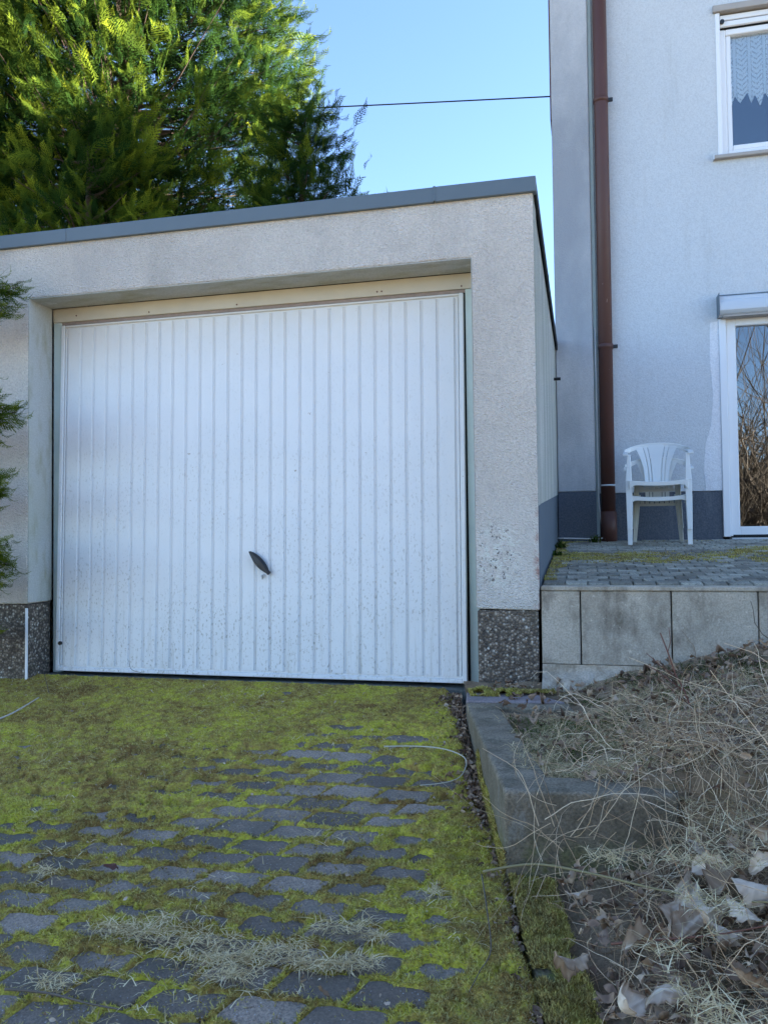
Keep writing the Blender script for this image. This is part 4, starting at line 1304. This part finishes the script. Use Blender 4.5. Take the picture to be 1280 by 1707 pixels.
# small climbing stem against the retaining wall right end
t = empty('bare_shrub', (.80, 4.03, .27))
tag(t, 'thin dry stem leaning on the retaining wall at the right photo edge', 'shrub')
stick(t, [(0, 0, 0), (-.04, -.01, .03), (-.07, -.005, .08), (-.075, -.005, .14), (-.085, -.005, .18)], .0024, M['twig'])
stick(t, [(0, 0, -.04), (.02, -.01, .02), (.05, 0, .05)], .002, M['twig'])

# ------------------------------------------------------------------ grass
def grass_blades(n, xy, zf, L, wd, seed, lean=.6, up=.7):
    r = np.random.default_rng(seed); x, y = xy; n = len(x); z = zf(x, y)
    a = r.random(n) * 2 * np.pi; Lh = r.uniform(*L, n)
    dr = np.stack([np.cos(a) * lean, np.sin(a) * lean, np.full(n, up) * r.uniform(.4, 1.2, n)], 1)
    base = np.stack([x, y, z], 1)
    side = np.stack([-np.sin(a), np.cos(a), 0 * a], 1) * (wd * r.uniform(.6, 1.3, n))[:, None] / 2
    mid = base + dr * Lh[:, None] * .5; tip = base + dr * Lh[:, None] * .85 - np.array([0, 0, 1.]) * (Lh * r.uniform(0, .35, n))[:, None] + np.stack([np.cos(a), np.sin(a), 0 * a], 1) * (Lh * .25)[:, None]
    V = np.stack([base - side, base + side, mid - side * .8, mid + side * .8, tip], 1).reshape(-1, 3)
    o_ = np.arange(n)[:, None, None] * 5
    F = (np.array([(0, 1, 3), (0, 3, 2), (2, 3, 4)])[None] + o_).reshape(-1, 3)
    return V, F, np.repeat(r.random(n), 5)
# dry straw tufts on the driveway
r = np.random.default_rng(14)
cl = [(190, 1545, 45, 10), (250, 1552, 60, 14), (330, 1570, 70, 22), (370, 1600, 60, 16), (420, 1595, 50, 16), (480, 1580, 45, 12), (560, 1608, 45, 8), (590, 1545, 30, 10), (625, 1560, 20, 6), (540, 1540, 20, 12),
      (385, 1625, 40, 6), (80, 1635, 35, 16), (75, 1450, 18, 8), (725, 1485, 18, 8), (280, 1530, 20, 8), (600, 1600, 30, 10), (510, 1605, 40, 8)]
xs_, ys_ = [], []
for (u, v, su, sv) in cl:
    for _ in range(int(su * 3.6)):
        x, y = inv_drive(r.normal(u, su * .55), r.normal(v, sv * .6)); xs_.append(x); ys_.append(y)
q_ = r.uniform(-3.2, 0, 16000); w_ = r.uniform(1.6, 4.05, 16000)
kk = (q_ < xe(w_) - .03) & (fbm(q_, w_, 3.5, 3, 97) > .55) & (r.random(16000) < .5)
xs_ = np.concatenate([np.array(xs_), q_[kk]]); ys_ = np.concatenate([np.array(ys_), w_[kk]])
V, F, va = grass_blades(0, (xs_, ys_), lambda x, y: dz(y) + .018, (.02, .065), .0026, 15, .9, .32)
o = link('dry_grass', np_mesh('dry_grass', V, F, M['straw'], va)); tag(o, 'bleached dry grass tufts growing from the driveway joints', 'dry grass', kind='stuff')
# green and straw grass in the planter and the bed
n = 5200
x = r.uniform(-.35, .25, n); y = r.uniform(2.6, 3.5, n)
ok = (x > xe(y) + .16) & (fbm(x, y, 6, 3, 44) > .42) & (r.random(n) < np.exp(-((x + .18) / .3) ** 2))
x2 = r.uniform(-.1, 1.3, 9000); y2 = r.uniform(3.3, 4.02, 9000)
ok2 = (fbm(x2, y2, 5, 3, 41) > .50)
X2 = np.concatenate([x[ok], x2[ok2]]); Y2 = np.concatenate([y[ok], y2[ok2]])
V, F, va = grass_blades(0, (X2, Y2), lambda x, y: garden_h(x, y), (.02, .06), .0026, 16, .7, .6)
o = link('grass', np_mesh('grass', V, F, M['grass'], va)); tag(o, 'short green grass in the planter and below the retaining wall', 'grass', kind='stuff')
n = 5200
x = r.uniform(-.38, .4, n); y = r.uniform(2.52, 3.5, n)
ok = (x > xe(y) + .10) & (fbm(x, y, 9, 3, 47) > .46)
x3 = r.uniform(-.2, 1.5, 56000); y3 = r.uniform(1.3, 4.02, 56000)
ok3 = (fbm(x3, y3, 4, 3, 51) > .42) & (x3 > xe(y3) + .15) & ~((y3 < 2.64) & (y3 > 2.1) & ((x3 < .22) | (r.random(56000) < .72)))
X2 = np.concatenate([x[ok], x3[ok3]]); Y2 = np.concatenate([y[ok], y3[ok3]])
V, F, va = grass_blades(0, (X2, Y2), lambda x, y: np.maximum(garden_h(x, y), 0 * x - .02 + (x < xe(y) + .15) * .02), (.02, .085), .0022, 17, .9, .32)
o = link('straw', np_mesh('straw', V, F, M['straw'], va)); tag(o, 'thin straw coloured grass matted over the planter and bed', 'dry grass', kind='stuff')
# weeds at the terrace corner
def herb(name, x, y, z, h, n, seed, lab):
    r = np.random.default_rng(seed)
    xx = r.normal(x, .02, n); yy = r.normal(y, .02, n)
    V, F, va = grass_blades(0, (xx, yy), lambda a, b: 0 * a + z, (h * .5, h * 1.2), .012, seed, .55, .9)
    tag(link(name, np_mesh(name, V, F, M['grass'], va * .8)), lab, 'weed', 'weeds on the terrace')
herb('weed', .06, 6.86, tz(6.86), .11, 40, 1, 'leafy green weed sprouting beside the foot of the brown downpipe')
herb('weed', -.19, 6.35, tz(6.35), .09, 40, 2, 'green weed in the corner between garage side wall and terrace')
herb('weed', -.19, 5.7, tz(5.7), .06, 40, 3, 'low green weed on the terrace edge along the garage side wall')

# ================================================================== CHAIRS
def chair(lab, loc, zoff, mat, mat2):
    """monobloc armchair, front towards -Y; seat about .43 high"""
    c = empty('plastic_chair', (loc[0], loc[1], loc[2] + zoff))
    tag(c, lab, 'chair', 'stacked white plastic chairs')
    c.rotation_euler = (math.atan(TS) * .4, 0, R(-3))
    c.scale = (.89, 1, .905)
    # legs: front legs rise to the arms; L sections
    for s_ in (-1, 1):
        # front leg: two thin webs forming an angle
        def web(p0, p1, w0, w1, th, ax):
            mb = MB()
            for (p, w_) in ((p0, w0), (p1, w1)):
                p = Vector(p)
                if ax == 'x':
                    for dx, dy in ((0, 0), (w_, 0), (w_, th), (0, th)): mb.v.append((p.x - s_ * dx, p.y + dy, p.z))
                else:
                    for dx, dy in ((0, 0), (th, 0), (th, w_), (0, w_)): mb.v.append((p.x - s_ * dx, p.y + dy, p.z))
            mb.f = [(0, 1, 2, 3), (7, 6, 5, 4), (0, 4, 5, 1), (1, 5, 6, 2), (2, 6, 7, 3), (3, 7, 4, 0)]
            return mb
        mb = web((s_ * .255, -.23, 0), (s_ * .262, -.20, .40), .036, .055, .007, 'x')
        m2 = web((s_ * .2545, -.222, 0), (s_ * .2615, -.192, .40), .036, .055, .005, 'y')
        b = len(mb.v); mb.v += m2.v; mb.f += [tuple(b + q for q in f) for f in m2.f]
        mb.obj('front_leg', mat, c, bevel=.003)
        web((s_ * .262, -.201, .401), (s_ * .245, -.165, .625), .050, .026, .008, 'x').obj('arm_post', mat, c, bevel=.003)
        mb = web((s_ * .215, .235, 0), (s_ * .19, .165, .42), .032, .05, .006, 'x')
        m2 = web((s_ * .2145, .236, 0), (s_ * .1895, .166, .42), .03, .04, .005, 'y')
        b = len(mb.v); mb.v += [(v[0], v[1] - .035, v[2]) for v in m2.v]; mb.f += [tuple(b + q for q in f) for f in m2.f]
        mb.obj('rear_leg', mat2, c, bevel=.003)
        # arm: flat curved strip from post back into the top rail
        mb = MB(); N = 8
        for i in range(N + 1):
            t = i / N
            y = -.185 + .36 * t; x = s_ * (.258 + .006 * math.sin(t * math.pi)) - s_ * .02 * t * t; z = .625 + .035 * math.sin(t * math.pi / 2) - .012 * (1 - t) ** 2
            wv = .022 - .004 * t
            for dx, dz_ in ((-wv, 0), (wv, 0), (wv, .012), (-wv, .012)): mb.v.append((x + dx, y, z + dz_))
        for i in range(N):
            for k in range(4): mb.f.append((i * 4 + k, i * 4 + (k + 1) % 4, i * 4 + 4 + (k + 1) % 4, i * 4 + 4 + k))
        mb.f += [(3, 2, 1, 0), tuple(N * 4 + q for q in (0, 1, 2, 3))]
        mb.obj('armrest', mat, c, bevel=.004)
    # seat shell
    mb = MB(); nx, ny = 10, 8
    for th in (0, -.006):
        for j in range(ny + 1):
            for i in range(nx + 1):
                u = i / nx * 2 - 1; v = j / ny
                hw = .225 - .035 * v
                mb.v.append((u * hw, -.215 + .40 * v, .405 - .018 * (1 - u * u) - .035 * v * v * .6 + .012 * abs(u) ** 3 + th - .012 * math.exp(-v * 9)))
    m_ = (nx + 1) * (ny + 1)
    for j in range(ny):
        for i in range(nx):
            a = j * (nx + 1) + i
            mb.f.append((a, a + 1, a + nx + 2, a + nx + 1)); mb.f.append((m_ + a, m_ + a + nx + 1, m_ + a + nx + 2, m_ + a + 1))
    for i in range(nx):
        mb.f.append((i, m_ + i, m_ + i + 1, i + 1)); q = ny * (nx + 1) + i; mb.f.append((q, q + 1, m_ + q + 1, m_ + q))
    for j in range(ny):
        q = j * (nx + 1); mb.f.append((q, q + nx + 1, m_ + q + nx + 1, m_ + q)); q += nx; mb.f.append((q, m_ + q, m_ + q + nx + 1, q + nx + 1))
    mb.obj('seat', mat, c, smooth=True)
    # apron: curved front edge with rounded leg transitions
    mb = MB(); N = 16
    for i in range(N + 1):
        u = i / N * 2 - 1
        top = .408 - .016 * (1 - u * u)
        bot = .372 - .014 * (1 - u * u) - .05 * max(0, abs(u) - .85) / .15
        for y in (-.222, -.212):
            mb.v.append((u * .232, y, top)); mb.v.append((u * .232, y, bot))
    for i in range(N):
        a = i * 4
        mb.f += [(a, a + 1, a + 5, a + 4), (a + 2, a + 6, a + 7, a + 3), (a, a + 4, a + 6, a + 2), (a + 1, a + 3, a + 7, a + 5)]
    mb.f += [(0, 2, 3, 1), (N * 4, N * 4 + 1, N * 4 + 3, N * 4 + 2)]
    mb.obj('apron', mat, c, bevel=.003)
    # side aprons
    for s_ in (-1, 1):
        MB().box(min(s_ * .222, s_ * .230), max(s_ * .222, s_ * .230), -.205, .19, .345, .402).obj('side_apron', mat2, c, bevel=.002)
    # backrest: ribs radiate from the seat rear to an arched rail
    yb = lambda z: .185 + (z - .40) * .18
    def strip(f0, f1, name, z0_=.40, z1_=.735, n_=8, top=None):
        mb = MB()
        for i in range(n_ + 1):
            t = i / n_
            for f_ in (f0, f1):
                x = f_(t); z = z0_ + (z1_ - z0_) * t
                zz = min(z, arch(x) - .004)
                for dy in (0, .007): mb.v.append((x, yb(zz) + dy - .045 * (x / .26) ** 2, zz))
        for i in range(n_):
            a = i * 4
            mb.f += [(a, a + 2, a + 6, a + 4), (a + 1, a + 5, a + 7, a + 3), (a, a + 4, a + 5, a + 1), (a + 2, a + 3, a + 7, a + 6)]
        mb.f += [(0, 1, 3, 2), (n_ * 4, n_ * 4 + 2, n_ * 4 + 3, n_ * 4 + 1)]
        return mb.obj(name, mat, c)
    def arch(x): return .655 + .095 * math.sqrt(max(0, 1 - (x / .285) ** 2))
    fan = lambda a, b: (lambda t: a + (b - a) * t ** 2.2)
    strip(fan(-.036, -.072), fan(.036, .072), 'back_splat')
    for s_ in (-1, 1):
        for (a0, a1, b0, b1) in ((.042, .083, .062, .112), (.068, .122, .100, .190)):
            strip(fan(s_ * a0, s_ * a1), fan(s_ * b0, s_ * b1), 'back_rib')
    # top rail
    mb = MB(); N = 24
    for i in range(N + 1):
        u = i / N * 2 - 1
        x = .268 * math.sin(u * math.pi / 2)
        zt = arch(x); th = .034 + .022 * abs(u) ** 2
        fwd = -.36 * max(0, abs(u) - .62) ** 1.5
        y = yb(zt) - .045 * (x / .26) ** 2 + fwd
        for (dy, z) in ((-.004, zt), (.010, zt + .003), (.010, zt - th), (-.004, zt - th)): mb.v.append((x, y + dy, z))
    for i in range(N):
        for k in range(4): mb.f.append((i * 4 + k, i * 4 + (k + 1) % 4, i * 4 + 4 + (k + 1) % 4, i * 4 + 4 + k))
    mb.f += [(3, 2, 1, 0), tuple(N * 4 + q for q in (0, 1, 2, 3))]
    mb.obj('top_rail', mat, c, bevel=.003)
    # lower back rail with a row of drain holes (built as a strip of short posts)
    mb = MB()
    y_ = .186
    mb.box(-.185, .185, y_, y_ + .006, .372, .402)
    for i in range(9):
        xx = -.185 + i * .0411
        mb.box(xx, xx + .033, y_ + .0, y_ + .006, .345, .3715)
    mb.box(-.185, .185, y_, y_ + .006, .322, .3445)
    mb.obj('lower_rail', mat2, c)
    return c
cxh, cyh = .535, 6.62
chair('lower white plastic armchair of the stack, feet on the terrace', (cxh, cyh, tz(cyh)), .004, M['plastic'], M['plastic_in'])
chair('upper white plastic armchair nested on the other one', (cxh - .004, cyh - .035, tz(cyh)), .116, M['plastic'], M['plastic_in'])

# ================================================================== OVERHEAD CABLE
pts = []
for i in range(25):
    t = i / 24
    pts.append((-14 + 13.77 * t, 12., 7.15 + .104 * 13.77 * (1 - t) - .06 * math.sin(math.pi * t)))
tag(MB().tube(pts, .010, 6).obj('overhead_cable', M['cable'], smooth=True), 'black overhead cable crossing the sky from the conifer to the house', 'cable')

# ================================================================== CONIFERS
def spray_template():
    """flat fern-like cypress spray along +X, length 1: triangles"""
    tri = []
    def needle(p, d, L, w_):
        d = np.array(d) / np.linalg.norm(d); nrm = np.array([-d[1], d[0], 0])
        p = np.array(p)
        tri.append((p - nrm * w_ / 2 * .55, p + nrm * w_ / 2 * .55, p + d * L))
    n = 10
    needle((0, 0, 0), (1, 0, 0), 1.0, .05)
    for i in range(n):
        t = .08 + .86 * i / n
        for s_ in (-1, 1):
            a = R(40 - 12 * t)
            L = (.30 * (1 - t) ** .7 + .06) * (1 + .12 * math.sin(i * 2.1 + s_))
            d = np.array([math.cos(a), s_ * math.sin(a), .0])
            p0 = np.array([t + (.03 if s_ > 0 else 0), 0, 0])
            needle(p0, d + [0, 0, -.12], L, .045)
            m = 2 if L > .15 else 1
            for k in range(m):
                tt = (.22 + .62 * k / m) * L
                pp = p0 + d * tt
                for q in (-1, 1):
                    a2 = a * s_ + q * R(26)
                    needle(pp, (math.cos(a2), math.sin(a2), -.15), L * (.36 - .16 * k / m), .038)
    T = np.array(tri)                                     # (m,3,3)
    # droop of side parts
    T[..., 2] -= .55 * np.abs(T[..., 1]) ** 1.3
    T[..., 2] += .14 * np.sin(T[..., 0] * 6 + T[..., 1] * 5)
    return T
SPR = spray_template()
def build_foliage(pos, dirs, size, var, name, parent, seed):
    r = np.random.default_rng(seed); n = len(pos)
    d = dirs / np.linalg.norm(dirs, axis=1)[:, None]
    ref = r.normal(0, 1, (n, 3)); ref[:, 2] += 1.3
    s = np.cross(ref, d); s /= np.linalg.norm(s, axis=1)[:, None]
    u = np.cross(d, s)
    s = s * r.uniform(.55, 1.25, n)[:, None]
    B = np.stack([d, s, u], 2) * size[:, None, None]      # columns
    P = np.einsum('nij,mkj->nmki', B, SPR) + pos[:, None, None, :]
    m = SPR.shape[0]
    # tips brighter than bases
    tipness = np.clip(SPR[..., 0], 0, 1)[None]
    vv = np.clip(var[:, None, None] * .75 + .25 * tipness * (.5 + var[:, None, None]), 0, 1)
    V = P.reshape(-1, 3)
    return link(name, np_mesh(name, V, np.arange(len(V)).reshape(-1, 3), M['conifer'], np.broadcast_to(vv, (n, m, 3)).ravel()), parent)
def conifer(base, H, rad, z0, nb, per, size, seed, label, grp=None, hfun=None, angfilter=None, gold=0.):
    """rad(z) gives crown radius. base (x,y,z)."""
    r = np.random.default_rng(seed)
    root = empty('conifer', base)
    tag(root, label, 'tree', grp)
    MB().tube([(0, 0, -.3), (.03, 0, H * .35), (-.02, .03, H * .7), (0, 0, H)], [.02 * H, .015 * H, .009 * H, .01], 10).obj('trunk', M['bark'], root, smooth=True)
    pos, dr, sz, va = [], [], [], []
    br = MB()
    for b in range(nb):
        z = z0 + ((H if b % 9 == 0 else min(H, 9.0)) - z0) * (b / nb)
        a = r.random() * 2 * math.pi
        if angfilter is not None:
            a = angfilter(r)
        Lb = rad(z) * r.uniform(.78, 1.08)
        rise = r.uniform(.25, .7)
        out = np.array([math.cos(a), math.sin(a), 0.])
        tip = out * Lb + np.array([0, 0, z + rise * Lb * .55])
        p0 = np.array([0, 0, z])
        mid = out * Lb * .55 + np.array([0, 0, z + rise * Lb * .2])
        br.tube([tuple(p0), tuple(mid), tuple(tip)], [.018 + .006 * Lb, .012, .003], 4, False)
        tone = r.random()
        for k in range(per):
            t = 1 - abs(r.normal(0, .34)); t = min(max(t, .12), 1.)
            c = (1 - t) ** 2 * p0 + 2 * t * (1 - t) * mid + t * t * tip
            spread = .20 * Lb * (1.05 - t) + .16
            c = c + r.normal(0, spread, 3) * np.array([1, 1, .8])
            d = out * r.uniform(.4, 1.) + np.array([0, 0, r.uniform(.15, 1.15)]) + r.normal(0, .38, 3)
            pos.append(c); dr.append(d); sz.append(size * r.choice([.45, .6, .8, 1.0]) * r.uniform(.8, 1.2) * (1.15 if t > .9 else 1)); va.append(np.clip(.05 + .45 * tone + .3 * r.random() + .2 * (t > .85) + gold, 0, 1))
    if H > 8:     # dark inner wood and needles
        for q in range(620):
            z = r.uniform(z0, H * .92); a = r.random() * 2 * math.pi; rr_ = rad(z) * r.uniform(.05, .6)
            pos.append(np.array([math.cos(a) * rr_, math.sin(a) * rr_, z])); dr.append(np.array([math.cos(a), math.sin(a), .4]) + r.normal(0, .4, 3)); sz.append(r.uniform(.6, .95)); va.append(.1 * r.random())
    br.obj('branches', M['bark'], root)
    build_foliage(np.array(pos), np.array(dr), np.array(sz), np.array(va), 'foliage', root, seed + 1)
    return root
def facing(r):     # favour the sides towards lens and sky gap
    while True:
        a = r.random() * 2 * math.pi
        if math.cos(a - R(-75)) > -.35 or r.random() < .3: return a
def radA(z): return 2.75 * (max(0., 1 - ((z - 5.8) / 6.2) ** 2)) ** .5 * (1 + .05 * math.sin(z * 5))
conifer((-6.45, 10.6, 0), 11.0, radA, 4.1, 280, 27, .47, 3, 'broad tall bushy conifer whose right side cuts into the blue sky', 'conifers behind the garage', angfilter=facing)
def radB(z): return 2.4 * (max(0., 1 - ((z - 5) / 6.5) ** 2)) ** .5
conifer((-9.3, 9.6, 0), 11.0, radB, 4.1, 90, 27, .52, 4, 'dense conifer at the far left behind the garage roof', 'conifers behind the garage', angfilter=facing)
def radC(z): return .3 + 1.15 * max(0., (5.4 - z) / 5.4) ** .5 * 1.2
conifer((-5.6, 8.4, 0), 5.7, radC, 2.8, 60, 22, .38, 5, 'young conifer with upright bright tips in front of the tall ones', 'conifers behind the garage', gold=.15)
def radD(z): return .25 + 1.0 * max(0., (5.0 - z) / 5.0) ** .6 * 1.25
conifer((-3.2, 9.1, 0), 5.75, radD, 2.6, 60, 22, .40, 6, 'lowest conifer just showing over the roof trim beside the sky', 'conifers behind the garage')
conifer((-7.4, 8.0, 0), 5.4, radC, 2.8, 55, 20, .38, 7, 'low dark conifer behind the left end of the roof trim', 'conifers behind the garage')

# the conifer at the left photo edge: tiers of branches reaching past the pier
root = empty('conifer', (-3.70, 3.72, -.06))
tag(root, 'conifer at the left photo edge with branch tips over the garage pier', 'tree')
MB().tube([(0, 0, -.2), (0, .02, 1.5), (0, 0, 3.2)], [.05, .035, .01], 8).obj('trunk', M['bark'], root, smooth=True)
r = np.random.default_rng(41)
pos, dr, sz, va = [], [], [], []
br = MB()
tiers = [(2.20, .62), (2.08, .58), (1.60, .62), (1.50, .70), (1.44, .60), (1.14, .64), (1.08, .58), (.80, .70), (.70, .64), (.60, .56), (.36, .50)]
for (z, reach) in tiers:
    for a in (r.uniform(-.15, .15), ):
        out = np.array([math.cos(a), math.sin(a), 0]); p0 = np.array([0, 0, z - .1]); reach += .10; tip = out * reach + np.array([0, 0, z])
        br.tube([tuple(p0), tuple((p0 + tip) / 2 + np.array([0, 0, .0])), tuple(tip)], [.012, .008, .002], 4, False)
        for k in range(38):
            t = .35 + .6 * r.random(); c = p0 + (tip - p0) * t + r.normal(0, .025, 3)
            s_ = min(.22, (reach - reach * t) * 1.0 + .06)
            pos.append(c); dr.append(out + r.normal(0, .28, 3) + np.array([0, 0, .12])); sz.append(max(.10, s_)); va.append(.52 + .34 * r.random())
for b in range(50):
    z = r.uniform(.2, 3.0); a = r.uniform(R(60), R(300)); out = np.array([math.cos(a), math.sin(a), 0]); reach = .62 * (1.1 - z / 3.4)
    p0 = np.array([0, 0, z]); tip = out * reach + np.array([0, 0, z + .15])
    br.tube([tuple(p0), tuple(tip)], [.010, .002], 4, False)
    for k in range(8):
        t = .3 + .7 * r.random(); pos.append(p0 + (tip - p0) * t + r.normal(0, .03, 3)); dr.append(out + r.normal(0, .4, 3) + np.array([0, 0, .4])); sz.append(.22); va.append(.4 + .35 * r.random())
br.obj('branches', M['bark'], root)
build_foliage(np.array(pos), np.array(dr), np.array(sz), np.array(va), 'foliage', root, 43)

# ================================================================== BARE TREES ACROSS THE WAY (seen in the glass)
def bare_tree(base, H, seed, label):
    r = np.random.default_rng(seed)
    root = empty('bare_tree', base); tag(root, label, 'tree', 'bare trees across from the house')
    tr = MB(); lv = {0: MB(), 1: MB()}
    def grow(p, d, L, rad, depth):
        n = 4 if depth < 3 else 3
        pts = [p.copy()]; rs = [rad]
        for i in range(n):
            d = d + Vector(r.normal(0, .16 + .05 * depth, 3)); d.z += .03
            d.normalize(); p = p + d * (L / n); pts.append(p.copy()); rs.append(rad * (1 - .5 * (i + 1) / n))
        (tr if depth < 2 else lv[0]).tube(pts, rs, 7 if depth < 2 else (4 if depth < 4 else 3), False)
        if depth >= 6: return
        kids = 4 if depth < 2 else 3
        for k in range(kids):
            q = pts[-1] if k == 0 else pts[1 + int(r.integers(0, n))]
            nd = d + Vector(r.normal(0, .62, 3)); nd.normalize()
            grow(q, nd, L * r.uniform(.6, .82), max(rad * .56, .004), depth + 1)
    grow(Vector((0, 0, -.3)), Vector((r.normal(0, .08), 0, 1)), H * .3, H * .024, 0)
    tr.obj('trunk', M['twig'], root, smooth=True)
    lv[0].obj('twigs', M['twig'], root)
for i, (x, y, h) in enumerate([(3.2, -6.5, 7), (5.4, -8.5, 8), (1.2, -10.0, 8.5), (7.6, -7.0, 7), (4.0, -12.5, 9.5), (2.4, -8.2, 7.5), (4.3, -6.0, 6)]):
    gh = float(ground_h(np.array(x), np.array(y)))
    bare_tree((x, y, gh), h, 60 + i, ['bare branching tree mirrored at the left of the patio door glass', 'bare tree mirrored in the middle of the patio door glass', 'tall bare tree behind the place the photo was taken from',
              'bare tree mirrored toward the right of the patio door', 'high bare tree standing behind the nearer mirrored ones', 'slender bare tree between the first and second mirrored trunks', 'nearest small bare tree reflected low in the patio door'][i])
# undergrowth at their feet: thin upright dry stems
n = 3600
x = r.uniform(0, 7, n); y = r.uniform(-10, -4.2, n)
st = np.stack([x, y, ground_h(x, y)], 1); d = np.stack([r.normal(0, .25, n), r.normal(0, .25, n), np.ones(n)], 1)
V, F, per = strands(n, st, d, r.uniform(.8, 5.2, n), r.uniform(.006, .022, n), 95, 8, .26, 0)
n3_ = 650
x = r.uniform(1.5, 8, n3_); y = r.uniform(-12, -5, n3_)
st = np.stack([x, y, ground_h(x, y)], 1); d = np.stack([r.normal(0, .3, n3_), r.normal(0, .3, n3_), np.ones(n3_)], 1)
V2, F2, _ = strands(n3_, st, d, r.uniform(5, 10.5, n3_), r.uniform(.007, .020, n3_), 96, 10, .24, -.02)
F = np.concatenate([F, F2 + len(V)]); V = np.concatenate([V, V2])
vv_ = np.concatenate([np.repeat(np.clip(r.normal(.4, .2, n), 0, 1), per), np.repeat(np.clip(r.normal(.3, .2, n3_), 0, 1), len(V2) // n3_)])
o = link('dry_scrub', np_mesh('dry_scrub', V, F, M['scrub'], vv_))
tag(o, 'dry brown scrub under the bare trees across from the house', 'scrub', kind='stuff')
